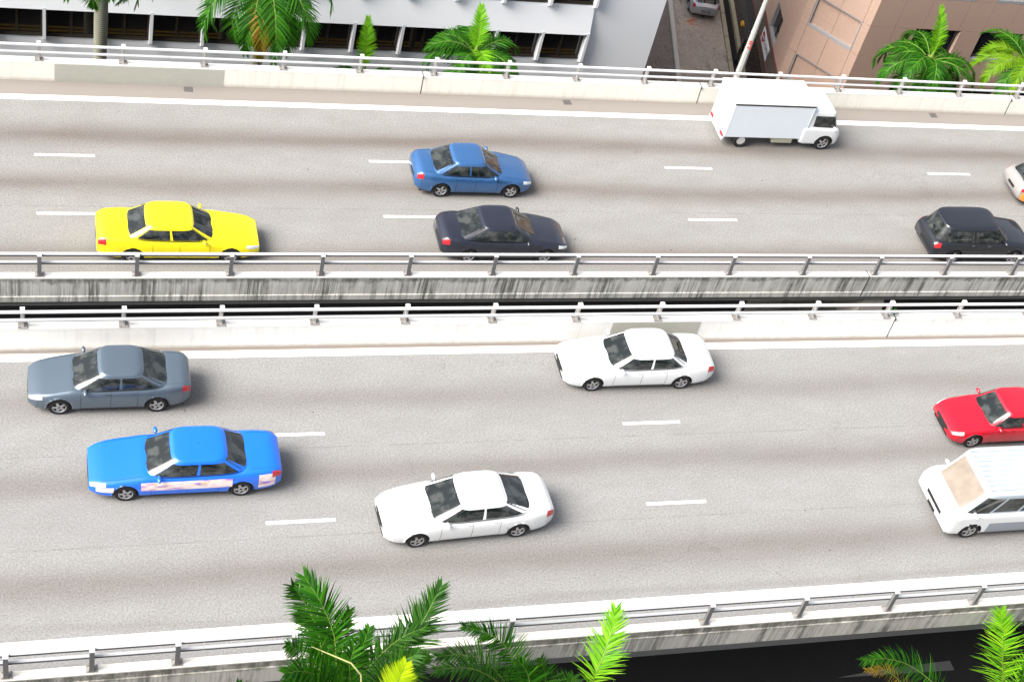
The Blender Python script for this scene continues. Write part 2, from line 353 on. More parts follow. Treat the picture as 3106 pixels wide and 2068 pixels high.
# ------------------------------------------------------------------ railings on the parapets
def ell(cy, cz, ry, rz, n=14): return [(cy + ry*math.cos(2*math.pi*i/n), cz + rz*math.sin(2*math.pi*i/n)) for i in range(n)]
_post = {}
M['alu_light'] = plain('pale_aluminium', (.50, .49, .475), .5, .4, metal=.2, var=.15, vscale=9)
def post_meshes(h, rails, dr):
    key = (round(h, 3), dr)
    if key in _post: return _post[key]
    # I-shaped bracket seen along the road; dr = side of the road (+1 road at +y)
    mb = MB(); tw = .05
    prof = [(-.09*dr, 0), (.09*dr, 0), (.05*dr, .10), (.035*dr, h-.10), (.06*dr, h-.03), (.035*dr, h), (-.06*dr, h), (-.08*dr, h-.04), (-.05*dr, h-.14), (-.055*dr, .12)]
    mb.prism(prof, 0, -.035, .035)
    mb.prism([(-.12*dr, 0), (-.085*dr, 0), (-.05*dr, h-.06), (-.075*dr, h-.03)], 0, -.065, .065)
    o = recalc(mb.build('tmp', M['alu_post'] if dr > 0 else M['alu_light'])); pm = o.data; pm.name = 'post'; bpy.data.objects.remove(o)
    cp = MB(); cp.prism([(-.085*dr, h-.035), (.065*dr, h-.03), (.04*dr, h+.015), (-.06*dr, h+.015)], 0, -.07, .07)
    o = recalc(cp.build('tmp', M['alu'])); cm = o.data; cm.name = 'post_cap'; bpy.data.objects.remove(o)
    bp = MB(); bp.box(-.15, .15, -.13, .13, 0, .018)
    for sx in (-.11, .11):
        for sy in (-.09, .09): bp.prism([(sx+.022*math.cos(t*math.pi/3), sy+.022*math.sin(t*math.pi/3)) for t in range(6)], 2, .018, .05)
    for sx in (-1, 1): bp.add([(sx*.035, -.05, .018), (sx*.035, .05, .018), (sx*.12, .0, .018), (sx*.035, 0, .13)], [(0,1,3),(1,2,3),(2,0,3)])
    o = recalc(bp.build('tmp', M['plate'])); bm_ = o.data; bm_.name = 'base_plate'; bpy.data.objects.remove(o)
    _post[key] = (pm, cm, bm_); return _post[key]
def railing(ym, ztop, zl, zu, dr, xs_posts, label, joints):
    root = empty('railing', (20, ym, ztop), label=label, cat='railing')
    off = Matrix.Translation((-20, -ym, -ztop))
    def put(o): o.parent = root; o.matrix_parent_inverse = off; return o
    yr = ym + .085*dr
    # rails built in pieces between splices; neighbours meet with a 12 mm gap
    cuts = [-45] + sorted(joints) + [95]
    for zc, ry, rz in ((zl, .05, .052), (zu, .055, .055)):
        mb = MB()
        for a, b in zip(cuts[:-1], cuts[1:]):
            xs = np.linspace(a + .008, b - .008, max(2, int((b-a)/3)))
            g = [[(x, p[0] + bend(x), p[1]) for p in ell(yr, zc, ry, rz)] for x in xs]; mb.grid(g, True)
        for j in joints:
            g = [[(x, p[0] + bend(x), p[1]) for p in ell(yr, zc, ry*.8, rz*.8)] for x in (j-.2, j+.2)]; mb.grid(g, True)
        ro = put(recalc(mb.build('rail', M['alu'], smooth=True)))
        ch = MB()
        for a, b in zip(cuts[:-1], cuts[1:]):
            xs = np.linspace(a + .008, b - .008, max(2, int((b-a)/3)))
            ch.grid([[(x, yr - dr*p[0] + bend(x), zc + p[1]) for p in ((.040, -.055), (ry + .006, -.048), (ry + .006, .004), (.040, .010))] for x in xs], True)
        ch = recalc(ch.build('rail_channel', M['alu_dark'])); ch.parent = ro; ch.matrix_parent_inverse = Matrix()
        ch.matrix_basis = Matrix()
    h = zu + .07 - ztop
    pm, cm, bm_ = post_meshes(h, (zl, zu), dr)
    for x in xs_posts:
        p = bpy.data.objects.new('post', pm); COL.objects.link(p); p.location = (x, ym + bend(x), ztop); put(p)
        for nm, me in (('post_cap', cm), ('base_plate', bm_)):
            c = bpy.data.objects.new(nm, me); COL.objects.link(c); c.parent = p
    return root
railing(48.24, .82, 1.21, 1.53, -1, [.35 + 3*k for k in range(-3, 18)], 'two-rail white railing on the far parapet, in front of the palms', [5.0, 17.3, 29.3, 41.0])
railing(36.77, .86, 1.33, 1.68, 1, [.22 + 3*k for k in range(-3, 16)], 'two-rail railing on the streaked median parapet, nearest the yellow taxi', [7.0, 19.0, 31.0])
railing(34.41, .96, 1.29, 1.63, -1, [-.3 + 3*k for k in range(-3, 16)], 'two-rail railing on the smooth white median parapet, above the dark gap', [7.8, 19.7, 31.8])
railing(22.10, .92, 1.40, 1.76, 1, [-2.9, -.78, 1.3] + [3.44 + 3*k for k in range(0, 12)], 'two-rail railing on the nearest parapet, crossed by palm fronds', [4.1, 13.8, 22.3])

# drain covers, weed, pier
cov = plain('iron_grate', (.12, .11, .11), .7, .4, var=.3, vscale=25)
for i, (x, y, lb) in enumerate([(5.77, 47.80, 'dark square drain cover on the shoulder below the grey repaint'), (21.04, 47.78, 'dark square drain cover on the shoulder near the middle of the far carriageway'), (38.24, 47.72, 'dark square drain cover on the shoulder right of the white box truck')]):
    mb = MB(); mb.box(-.17, .17, -.15, .15, .0, .008)
    for k in range(7): mb.box(-.14, .14, -.13 + k*.04, -.112 + k*.04, .008, .014)
    o = mb.build('drain_cover', cov, label=lb, cat='drain cover', group='drain covers along the far shoulder'); o.location = (x, y + .02, .002); o.rotation_euler = (0, 0, [-.03, .02, 0][i])
def pier(x, y0, y1, lb):
    root = empty('pier', (x, (y0+y1)/2, G), label=lb, cat='bridge pier')
    c = (y0+y1)/2 
    mb = MB(); mb.prism([(y0 - c, -2.0-G), (y1 - c, -2.0-G), (y1 - c, -2.9-G), (1.3, -4.6-G), (-1.3, -4.6-G), (y0 - c, -2.9-G)], 0, -.75, .75)
    recalc(mb.build('crosshead', M['conc_pier'], root)); bev(mb and root.children[-1], .04) if False else None
    MB().box(-.7, .7, -1.2, 1.2, 0, -4.62-G).build('column', M['conc_pier'], root)
    if y0 > 35:
        mb = MB(); mb.prism([(-.42, -.56-G), (.42, -.56-G), (.72, -1.99-G), (-.72, -1.99-G)], 1, 36.78 - c, 39.6 - c)
        o = recalc(mb.build('bracket', plain('pale_concrete', (.42, .39, .35), .85, .2, var=.25, vscale=3), root))
pier(30.9, 36.6, 48, 'concrete pier under the far deck, its end showing in the gap')
pier(30.9, 25.6, 34.4, 'concrete pier under the near deck')
rnd = random.Random(5)
mb = MB()
for i in range(110):
    d = Vector((rnd.gauss(0, 1), rnd.gauss(0, .7), rnd.random()*1.2)).normalized(); c = d * rnd.uniform(.03, .20); t = d.cross(Vector((rnd.random(), rnd.random(), rnd.random()))).normalized()*.022
    mb.quad(c - t, c + d*.02 - t*.3, c + d*.06 + t*.2, c + t)
o = mb.build('weed', M['leaf'], label='small green weed growing from the joint in the median parapet', cat='weed'); o.location = (30.02, 34.47, 1.0)

# ------------------------------------------------------------------ palms
def frond(mbL, mbR, pts, width, n=46, leaf_w=.035, droop=.35, up=Vector((0,0,1)), vee=.35, rr=.03, fwd=.7, rnd=random, taper0=.08, jit=.12):
    """pts: control points of the midrib (Catmull-Rom); leaflets leave it in pairs"""
    P = [Vector(p) for p in pts]; Q = [P[0]*2 - P[1]] + P + [P[-1]*2 - P[-2]]
    def ev(t):
        s = t*(len(P)-1); i = min(int(s), len(P)-2); f = s - i; a, b, c, d = Q[i:i+4]
        return .5*((2*b) + (c-a)*f + (2*a-5*b+4*c-d)*f*f + (3*b-a-3*c+d)*f**3)
    cl = [ev(i/14) for i in range(15)]
    mbR.tube(cl, [rr*(1-.85*i/14) for i in range(15)], 5)
    for i in range(n):
        t = .10 + .90*(i + .5)/n
        p = ev(t); tg = (ev(min(1, t+.01)) - ev(max(0, t-.01))).normalized()
        sd = tg.cross(up)
        if sd.length < .05: sd = tg.cross(Vector((1,0,0)))
        sd.normalize(); nr = sd.cross(tg).normalized()
        prof = min(1, (t-taper0)/.25) if t < .35 else 1 - .66*((t-.35)/.65)**1.6
        for s in (-1, 1):
            ln = width*prof*rnd.uniform(1-jit, 1+jit*.6)
            ff = fwd + 1.5*t**4 + rnd.uniform(-jit, jit)
            d = (sd*s + tg*ff + nr*(vee + rnd.uniform(-.25, .25)*jit*4)).normalized()
            q = p.copy(); wv = tg*1.0; wv = (wv - d*wv.dot(d)).normalized()
            wv = (wv + nr*rnd.uniform(-.6, .6)).normalized(); lw = leaf_w*rnd.uniform(.8, 1.15)
            rows = []; dd = d.copy(); dr_ = droop*rnd.uniform(.5, 1.5)
            for k, wf in enumerate((.55, 1.0, .85, .5, .04)):
                rows.append([q - wv*lw*wf*.5, q + wv*lw*wf*.5]); dd = (dd + Vector((0,0,-1))*dr_*.35).normalized(); q = q + dd*ln/4
            mbL.grid(rows)
def palm(name, x, y, zc, label, specs, trunk_r=.17, height=None, seed=1, spear=1.2, leafmat='leaf', newm='leaf_new', group=None, trunk_lean=(0,0)):
    """specs: list of (azimuth deg, start elevation deg, length, droop amount, leaflet length, kind)"""
    rnd = random.Random(seed)
    root = empty(name, (x, y, G), label=label, cat='palm tree', group=group or 'palms beside the viaduct')
    H = zc - G
    zz = np.linspace(0, H, 26)
    tb = MB().tube([(trunk_lean[0]*(1-z/H), trunk_lean[1]*(1-z/H), z) for z in zz], [trunk_r*(1.25 - .25*min(1, z/1.5) + .03*math.sin(z*2.1)) for z in zz], 14)
    tb.build('trunk', M['bark'], root, smooth=True)
    MB().tube([(0,0,H-.05), (0,0,H+.5), (0,0,H+.9)], [trunk_r*.95, trunk_r*.8, .05], 12).build('crownshaft', M['rachis'], root, smooth=True)
    sets = {}
    for az, el, L, dr, wl, kd in specs:
        a = R_(az); pts = []; p = Vector((0, 0, H + .35)); e = R_(el); N = 7
        for i in range(N + 1):
            pts.append(p.copy()); d = Vector((math.cos(a)*math.cos(e), math.sin(a)*math.cos(e), math.sin(e))); p = p + d*L/N; e -= R_(dr)/N*(1 + .9*i/N)
        key = kd if kd == 'old' else (kd, az)
        if key not in sets: sets[key] = (MB(), MB())
        frond(sets[key][0], sets[key][1], pts, wl, n=66, leaf_w=.052, droop=.45 if kd != 'new' else .2, vee=.25, rr=.028, rnd=rnd)
    for kd, (a, b) in sets.items():
        kd = kd if kd == 'old' else kd[0]
        nm, mm = {'old': ('crown', leafmat), 'new': ('new_frond', newm), 'dry': ('dry_frond', 'leaf_dry')}[kd]
        c = a.build(nm, M[mm], root); b.build('frond_stems', M['rachis'], c)
    if spear:
        MB().tube([(0,0,H+.7), (.02,0,H+.7+spear*.5), (.05,.02,H+.7+spear)], [.035, .03, .006], 6).build('spear_leaf', M['leaf_new'], root)
    return root
def ring(n, seed, L=(2.2, 2.9), el=(5, 60), wl=.6, a0=0, kinds=('old',)):
    r = random.Random(seed); out = []
    for i in range(n):
        az = a0 + 360*i/n*1.0 + r.uniform(-9, 9); out.append((az, r.uniform(*el), r.uniform(*L), r.uniform(75, 120), wl*r.uniform(.9, 1.1), r.choice(kinds)))
    return out
palm('palm_tree', 2.75, 52.6, 2.7, 'tall palm with a thick ringed grey trunk, its crown cut by the top edge', ring(14, 1, (2.9, 3.3), (-10, 45), .85) + [(8, -15, 3.0, 75, .8, 'old'), (-20, -28, 3.0, 62, .8, 'old'), (178, 0, 3.2, 85, .8, 'old')], .27, seed=1)
palm('palm_tree', 9.0, 52.3, 2.1, 'big palm with long hanging fronds, one of them orange brown', ring(17, 2, (3.7, 4.3), (-15, 32), 1.05, 15) + [(-97, -2, 4.1, 88, .95, 'dry'), (-86, 6, 4.3, 86, 1.05, 'old'), (-70, 0, 4.0, 92, 1.0, 'old'), (-112, -2, 4.0, 92, 1.0, 'old')], .2, seed=2)
palm('palm_tree', 18.35, 52.5, -1.6, 'full round palm with a pale upright new frond before the white building', ring(20, 3, (2.5, 3.1), (0, 50), .82) + [(85, 80, 2.2, 25, .6, 'new'), (-88, 62, 2.2, 110, .7, 'new'), (-60, 10, 2.8, 95, .8, 'old'), (-115, 5, 2.9, 95, .8, 'old')], .15, seed=3)
palm('palm_tree', 40.2, 52.2, -.6, 'palm with a bright lime new frond against the dark side of the pink stone building', ring(20, 4, (2.7, 3.3), (0, 48), .85, 8) + [(95, 84, 2.6, 25, .6, 'new'), (-95, 4, 3.0, 95, .8, 'old'), (-125, 0, 3.0, 95, .8, 'old')], .15, seed=4)
palm('palm_tree', 45.4, 52.2, -.5, 'yellow-green palm cut by the right edge, against the pink stone building', ring(16, 5, (2.9, 3.5), (5, 50), .85, 8, ('old', 'new')), .15, seed=5, leafmat='leaf', newm='leaf_lime')
palm('palm_tree', 13.55, 52.2, -2.6, 'young slender palm with a single pale upright frond and a few small leaves', [(90, 78, 2.5, 14, .55, 'new'), (-8, 35, 2.1, 95, .6, 'old'), (175, 30, 1.9, 95, .6, 'old'), (-60, 25, 1.6, 95, .5, 'old')], .06, seed=6, spear=0)
# foreground palms: crowns just below the picture, fronds laid out one by one in space
def front_palm(label, base, fronds, seed, stalk=None, tr=.16):
    rnd = random.Random(seed); b = Vector(base)
    root = empty('palm_tree', (b.x, b.y, G), label=label, cat='palm tree', group='palms in front of the nearest parapet')
    off = Matrix.Translation((-b.x, -b.y, -G))
    H = b.z - G; zz = np.linspace(0, H, 20)
    MB().tube([(0, 0, z) for z in zz], [tr*(1.2 - .2*z/H) for z in zz], 12).build('trunk', M['bark'], root, smooth=True)
    sets = {}
    for mat, pts, wl, n, lw, kw in fronds:
        nm = {'leaf': 'crown', 'leaf_dark': 'dark_fronds', 'leaf_new': 'new_frond', 'leaf_yellow': 'young_frond', 'leaf_dry': 'dry_frond'}[mat]  # leaf_dark fronds simply have a deeper green leaf mix
        if mat not in sets: sets[mat] = (nm, MB(), MB())
        P = [at_y(px, py, Y) for px, py, Y in pts]
        if kw.pop('root', True): P = [b] + P
        frond(sets[mat][1], sets[mat][2], P, wl*FW, n=int(n*FN), leaf_w=lw*FL, rnd=rnd, rr=.022, **kw)
    for mat, (nm, a, c) in sets.items():
        o = a.build(nm, M[mat], root); o.matrix_parent_inverse = off
        q = c.build('frond_stems', M['rachis'], o)
    if stalk:
        o = MB().tube([at_y(*p) for p in stalk], [.008, .018, .022, .022, .02], 6).build('flower_stalk', M['spathe'], root, smooth=True); o.matrix_parent_inverse = off
    return root
K_ = dict(droop=.16, vee=.12, fwd=.78, jit=.3, up=Vector((-.2, -.45, .87)))
FW, FN, FL = 1.5, 1.55, 1.15     # leaf length, count and width
front_palm('largest foreground palm, deep green with two long fronds reaching over the railing', at_y(1095, 2200, 19.2), [
    ('leaf', [(1027, 2057, 19.4), (1014, 1929, 19.9), (975, 1830, 20.3), (925, 1750, 20.8)], .62, 60, .042, dict(K_)),
    ('leaf_dark', [(1175, 2040, 19.4), (1240, 1950, 19.8), (1290, 1870, 20.2), (1338, 1778, 20.7)], .60, 60, .042, dict(K_, vee=.15)),
    ('leaf_dark', [(990, 2010, 19.6), (960, 1900, 20.2), (920, 1820, 20.6), (885, 1775, 20.7)], .50, 50, .038, dict(K_, droop=.3)),
    ('leaf', [(1010, 2085, 18.6), (950, 2010, 18.8), (905, 1970, 18.7), (868, 1955, 18.5)], .5, 40, .04, dict(K_)),
    ('leaf', [(1075, 2120, 18.9), (1060, 2030, 19.0), (1075, 1960, 19.2)], .55, 46, .042, dict(K_)),
    ('leaf', [(1040, 2100, 18.4), (980, 2055, 18.3), (920, 2035, 18.0), (868, 2040, 17.8)], .5, 46, .042, dict(K_)),
    ('leaf_dark', [(1010, 2080, 19.6), (985, 1980, 20.1), (950, 1900, 20.4), (905, 1860, 20.5)], .5, 50, .040, dict(K_)),
    ('leaf', [(1000, 2100, 18.2), (930, 2070, 18.0), (870, 2072, 17.7)], .5, 44, .042, dict(K_)),
    ('leaf_dark', [(1100, 2060, 19.3), (1150, 1990, 19.6), (1215, 1935, 19.8), (1290, 1900, 19.9)], .42, 46, .040, dict(K_)),
    ('leaf_dark', [(1020, 2030, 20.0), (1030, 1930, 20.2), (1060, 1850, 20.4)], .42, 44, .040, dict(K_)),
    ('leaf_dark', [(1140, 2120, 18.6), (1170, 2050, 18.7), (1215, 2010, 18.7), (1260, 1985, 18.7)], .5, 46, .04, dict(K_)),
    ('leaf_dark', [(1190, 2110, 19.0), (1245, 2040, 19.1), (1300, 1990, 19.0)], .5, 40, .04, dict(K_)),
    ('leaf', [(1060, 2090, 18.9), (1090, 1990, 19.2), (1120, 1905, 19.5)], .42, 46, .04, dict(K_)),
    ('leaf_yellow', [(1175, 2130, 18.3), (1205, 2070, 18.3), (1232, 2010, 18.3)], .55, 40, .036, dict(K_, fwd=1.3, jit=.1, droop=.05)),
], 11, stalk=[(945, 1960, 18.6), (1005, 1985, 18.5), (1065, 2010, 18.3), (1095, 2045, 18.2), (1096, 2100, 18.1)])
front_palm('foreground palm with one frond bending left across the streaked parapet', at_y(1630, 2230, 19.5), [
    ('leaf', [(1589, 2085, 19.8), (1545, 1975, 20.2), (1490, 1925, 20.3), (1405, 1898, 20.2)], .5, 54, .038, dict(K_)),
    ('leaf_dark', [(1600, 2150, 19.0), (1500, 2060, 18.8), (1420, 2025, 18.6), (1320, 2030, 18.2)], .5, 50, .038, dict(K_)),
    ('leaf_dark', [(1640, 2120, 19.3), (1655, 2060, 19.4), (1640, 1995, 19.4)], .48, 44, .036, dict(K_)),
    ('leaf_dark', [(1560, 2110, 19.4), (1480, 2010, 19.5), (1400, 1985, 19.4), (1330, 1990, 19.2)], .46, 46, .036, dict(K_)),
    ('leaf', [(1610, 2100, 19.2), (1600, 2040, 19.3), (1570, 2000, 19.4)], .44, 40, .036, dict(K_)),
    ('leaf', [(1560, 2160, 19.0), (1500, 2120, 18.9), (1400, 2110, 18.6)], .5, 40, .036, dict(K_)),
    ('leaf_dark', [(1690, 2140, 19.0), (1720, 2090, 19.2), (1740, 2050, 19.3)], .45, 36, .036, dict(K_)),
], 12)
front_palm('foreground palm with a single lime green upright frond before the dark ground', at_y(1775, 2230, 19.3), [
    ('leaf_new', [(1795, 2080, 19.6), (1830, 1990, 20.0), (1856, 1910, 20.5), (1868, 1845, 20.9)], .52, 60, .036, dict(K_, vee=.05, up=Vector((-.4, -.45, .8)))),
    ('leaf', [(1800, 2160, 18.8), (1850, 2120, 18.7), (1900, 2110, 18.5)], .45, 36, .036, dict(K_)),
], 13)
front_palm('bright green palm frond tree cut by the bottom right corner', at_y(3050, 2250, 19.8), [
    ('leaf_new', [(3043, 2100, 20.0), (3042, 2000, 20.3), (3043, 1920, 20.6), (3034, 1850, 20.9)], .66, 62, .038, dict(K_, vee=.05, up=Vector((-.62, -.42, .66)))),
    ('leaf_new', [(3085, 2110, 19.6), (3130, 2030, 19.8), (3170, 1960, 19.9)], .55, 46, .038, dict(K_, up=Vector((-.62, -.42, .66)))),
    ('leaf', [(3110, 2160, 19.3), (3100, 2080, 19.2), (3110, 2010, 19.2)], .5, 40, .038, dict(K_)),
], 14)
front_palm('palm with a brownish drooping frond left of the bottom right corner', at_y(2905, 2260, 19.3), [
    ('leaf', [(2860, 2110, 19.7), (2780, 2030, 20.0), (2700, 1998, 20.0), (2615, 2003, 19.7)], .46, 56, .034, dict(K_, droop=.4)),
    ('leaf_dry', [(2780, 2120, 19.2), (2700, 2040, 19.3), (2625, 2030, 19.1)], .3, 30, .03, dict(K_, droop=.4)),
], 15)
front_palm('palm tips just entering the bottom edge left of the largest palm', at_y(770, 2290, 18.6), [
    ('leaf_dark', [(760, 2190, 18.6), (740, 2120, 18.7), (715, 2075, 18.7)], .5, 40, .036, dict(K_)),
    ('leaf', [(800, 2190, 18.4), (830, 2130, 18.4), (850, 2085, 18.3)], .45, 36, .036, dict(K_)),
    ('leaf', [(700, 2200, 18.4), (600, 2130, 18.3), (530, 2105, 18.2)], .45, 36, .036, dict(K_)),
], 16)
#PART2
# ------------------------------------------------------------------ white office building
wm = NT('white_render'); wm.rough(.8, .25)
a = wm.noise(.8, 6, .7); b = wm.noise(30, 3, .6); c = wm.mix(a, (.72, .745, .79), (.78, .80, .83)); wm.col(c); wm.bump(b, .12, .004)
WM = wm.m
FR = plain('bronze_frame', (.035, .028, .022), .4, .4, var=.1)
gl = NT('office_glass'); gl.rough(.03, .6)
gl.col(gl.mix(gl.noise(.6, 3, .5), (.006, .006, .007), (.016, .014, .013))); GL = gl.m
WB = empty('office_building', (8, 60, G), label='white office building with bands of dark windows and thin fins', cat='building')
offW = Matrix.Translation((-8, -60, -G))
def putW(o, par=None):
    if par is None: o.parent = WB; o.matrix_parent_inverse = offW
    else: o.parent = par
    return o
XL, XR = -16.0, 28.72
FX = [.65 + 2.232*k for k in range(-7, 12)]
rows_z = [(-4.55, -3.0), (-1.5, .05), (1.55, 3.1), (4.6, 6.15)]     # glass bottom, spandrel edge
mb = MB()
mb.box(XL, XR, 57.35, 75, G, rows_z[0][0])                                # lower wall and body
for i, (z0, z1) in enumerate(rows_z):
    zt = rows_z[i+1][0] if i+1 < len(rows_z) else 9.0
    mb.box(XL, XR, 57.75, 75, z0, z1 + .02)                               # behind the glass
    mb.box(FX[-1], XR, 57.351, 57.75, z0, zt)                             # plain wall on the right
    mb.box(XL, XR, 57.75, 75, z1 + .02, zt)
wl = putW(mb.build('wall', WM))
mb = MB()
for i, (z0, z1) in enumerate(rows_z):
    zt = rows_z[i+1][0] if i+1 < len(rows_z) else 9.0
    mb.prism([(57.0, z1), (57.34, zt - .004), (57.745, zt - .004), (57.745, z1)], 0, XL, FX[-1] + .05)
putW(recalc(mb.build('spandrel', WM)))
for (z0, z1) in rows_z[:3]:
    for x in FX:
        mb = MB(); mb.prism([(57.003, z1 + .1), (57.003, z0 + .02), (57.352, z0 - .22), (57.38, z0 - .22), (57.74, z0), (57.74, z1 + .1)], 0, x - .065, x + .065)
        putW(recalc(mb.build('fin', WM)))
    for xa, xb in zip(FX[:-1], FX[1:]):
        a0, a1 = xa + .067, xb - .067; f = MB(); y0, y1 = 57.38, 57.44
        f.box(a0, a1, y0, y1, z0 + .002, z0 + .10); f.box(a0, a1, y0, y1, z1 - .08, z1 - .004)
        for cx, hw in ((a0 + .035, .035), ((a0+a1)/2, .055), (a1 - .035, .035)): f.box(cx - hw, cx + hw, y0 - .004, y1 - .002, z0 + .101, z1 - .081)
        f.box(a0, a1, 57.30, 57.38, z0 - .01, z0 + .045)
        wf = putW(f.build('window', FR)); 
        p = MB().box(a0 + .01, a1 - .01, 57.42, 57.43, z0 + .05, z1 - .03).build('pane', GL, wf)
# ------------------------------------------------------------------ pink granite building
def granite(name, base, sp):
    n = NT(name); n.rough(.55, .4)
    f = n.noise(28, 3, .75); g = n.noise(.5, 4, .6); 
    c = n.mix(n.ramp(f, [(.35, 0.0), (.65, 1.0)]), tuple(x*(1-sp) for x in base), tuple(x*(1+sp) for x in base)); c = n.mix(n.ramp(g, [(.3, .0), (.8, .25)]), c, tuple(x*.75 for x in base))
    n.col(c); return n.m
GP = granite('pink_granite', (.43, .30, .24), .22); GG = granite('grey_granite', (.30, .30, .31), .35); JN = plain('stone_joint', (.10, .065, .05), .9)
GD = plain('dark_tint_glass', (.012, .014, .018), .05, .6)
PB = empty('stone_building', (48, 66, G), label='pink granite building with a chamfered corner and square recessed panels', cat='building')
offP = Matrix.Translation((-48, -66, -G))
def putP(o): o.parent = PB; o.matrix_parent_inverse = offP; return o
K1 = Vector((40.38, 58, 0)); K2 = Vector((38.2, 60.9, 0)); CHU = (K2 - K1).normalized(); CHN = Vector((-CHU.y, CHU.x, 0)); 
if CHN.y > 0: CHN = -CHN
LU = Vector((.235, .972, 0)).normalized(); LN = Vector((-LU.y, LU.x, 0))
RU = Vector((1, 0, 0)); RN = Vector((0, -1, 0))
def face(Kp, u, nrm):
    def P(s, z, d): return Kp + u*s + nrm*d + Vector((0, 0, z))
    return P
def fbox(mb, P, s0, s1, z0, z1, d0, d1):
    return mb.add([P(s0,z0,d0),P(s1,z0,d0),P(s1,z0,d1),P(s0,z0,d1),P(s0,z1,d0),P(s1,z1,d0),P(s1,z1,d1),P(s0,z1,d1)],
        [(3,2,1,0),(4,5,6,7),(0,1,5,4),(1,2,6,5),(2,3,7,6),(3,0,4,7)])
courses = [-9.96, -9.36, -7.60, -5.86, -4.13, -2.34, -.56, 1.22, 3.0, 4.78, 6.56]
core = MB(); k3 = K2 + LU*40
inset = .25
core.prism([(K1.x + .12, K1.y + inset), (90, K1.y + inset), (90, 100), (k3.x + inset, k3.y), (K2.x + inset + .06, K2.y + .12)], 2, G, 8)
putP(recalc(core.build('core_wall', JN)))
panels = MB(); sills = MB(); glass = MB(); wins = []
g_ = .008
def panel(P, s0, s1, z0, z1, d=0.0, th=.3): fbox(panels, P, s0 + g_, s1 - g_, z0 + g_, z1 - g_, d - th, d)
PC = face(K1, CHU, CHN); PR = face(K1, RU, RN); PL = face(K2, LU, LN)
CL = (K2 - K1).length
for i in range(len(courses)-1):
    z0, z1 = courses[i], courses[i+1]
    rec = i in (1, 4, 6, 8) or False
    rec = i in (2, 4, 6, 8)
    # chamfer face
    if i in (2, 4, 6, 8):
        panel(PC, 0, .45, z0, z1); panel(PC, 3.17, CL, z0, z1)
        for a, b in ((.45, 1.82), (1.82, 3.17)): panel(PC, a, b, z0, z1, -.16, .2)
        fbox(sills, PC, .462, 3.158, z0 + .002, z0 + .15, -.16, .004)
        fbox(sills, PC, .462, 3.158, z1 - .06, z1 - .002, -.16, -.002)
        for s in (.462, 3.092): fbox(sills, PC, s, s + .066, z0 + .152, z1 - .062, -.16, -.003)
    else:
        for a, b in ((0, .45), (.45, 1.82), (1.82, 3.17), (3.17, CL)): panel(PC, a, b, z0, z1)
    # right face
    vs = [0, 1.42, 2.95, 5.1, 6.53, 8.0, 9.9, 11.7, 13.5, 15.3, 17.1, 18.9]
    if i in (3, 5, 7): 
        for a, b in zip(vs[:-1], vs[1:]): panel(PR, a, b, z0, z1)
    else:
        wset = [(2.68, 5.27), (6.53, 9.1), (10.4, 13.0), (14.3, 17)]
        xs_ = [0, 1.42, 2.68, 5.27, 6.53, 9.1, 10.4, 13.0, 14.3, 17]
        for a, b in zip(xs_[:-1], xs_[1:]):
            if (a, b) in wset and i >= 2:
                fbox(sills, PR, a + .01, b - .01, z0 + .002, z0 + .16, -.24, .006)
                wins.append((a, b, z0, z1))
            else: panel(PR, a, b, z0, z1)
    # left face
    vs = [0, .55, 2.55, 4.6, 6.6, 8.6, 10.6, 12.6, 14.6, 16.6, 18.6, 20.6, 22.6]
    if i >= 3 or i == 2:
        for a, b in zip(vs[:-1], vs[1:]):
            if i == 2: 
                if a in (2.55, 6.6, 10.6, 14.6, 18.6):
                    fbox(sills, PL, a, b, z0 + .0, z0 + .14, -.22, .004); fbox(sills, PL, b - .12, b, z0 + .14, z1 - .02, -.22, .002); wins.append(('L', a, b, z0, z1))
                else: panel(PL, a, b, z0, z1)
            elif i in (4, 6, 8) and a in (2.55, 6.6, 10.6, 14.6, 18.6):
                fbox(sills, PL, a, b, z0, z0 + .14, -.22, .004); wins.append(('L', a, b, z0, z1))
            else: panel(PL, a, b, z0, z1)
putP(panels.build('granite_cladding', GP))
for a_ in range(0, len(sills.v), 8):
    q_ = MB(); q_.add(sills.v[a_:a_+8], [(3,2,1,0),(4,5,6,7),(0,1,5,4),(1,2,6,5),(2,3,7,6),(3,0,4,7)]); putP(q_.build('sill', GG))
for wdat in wins:
    mb = MB(); fr = MB()
    if wdat[0] == 'L':
        _, a, b, z0, z1 = wdat; P = PL
    else: a, b, z0, z1 = wdat; P = PR
    fbox(mb, P, a + .02, b - .02, z0 + .1, z1 - .01, -.24, -.2)
    wo = putP(mb.build('window', GD))
    m_ = (a+b)/2; fbox(fr, P, m_ - .03, m_ + .03, z0 + .16, z1 - .02, -.2, -.17); fbox(fr, P, a + .02, b - .02, z1 - .08, z1 - .02, -.2, -.171)
    fr.build('frame', FR, wo)
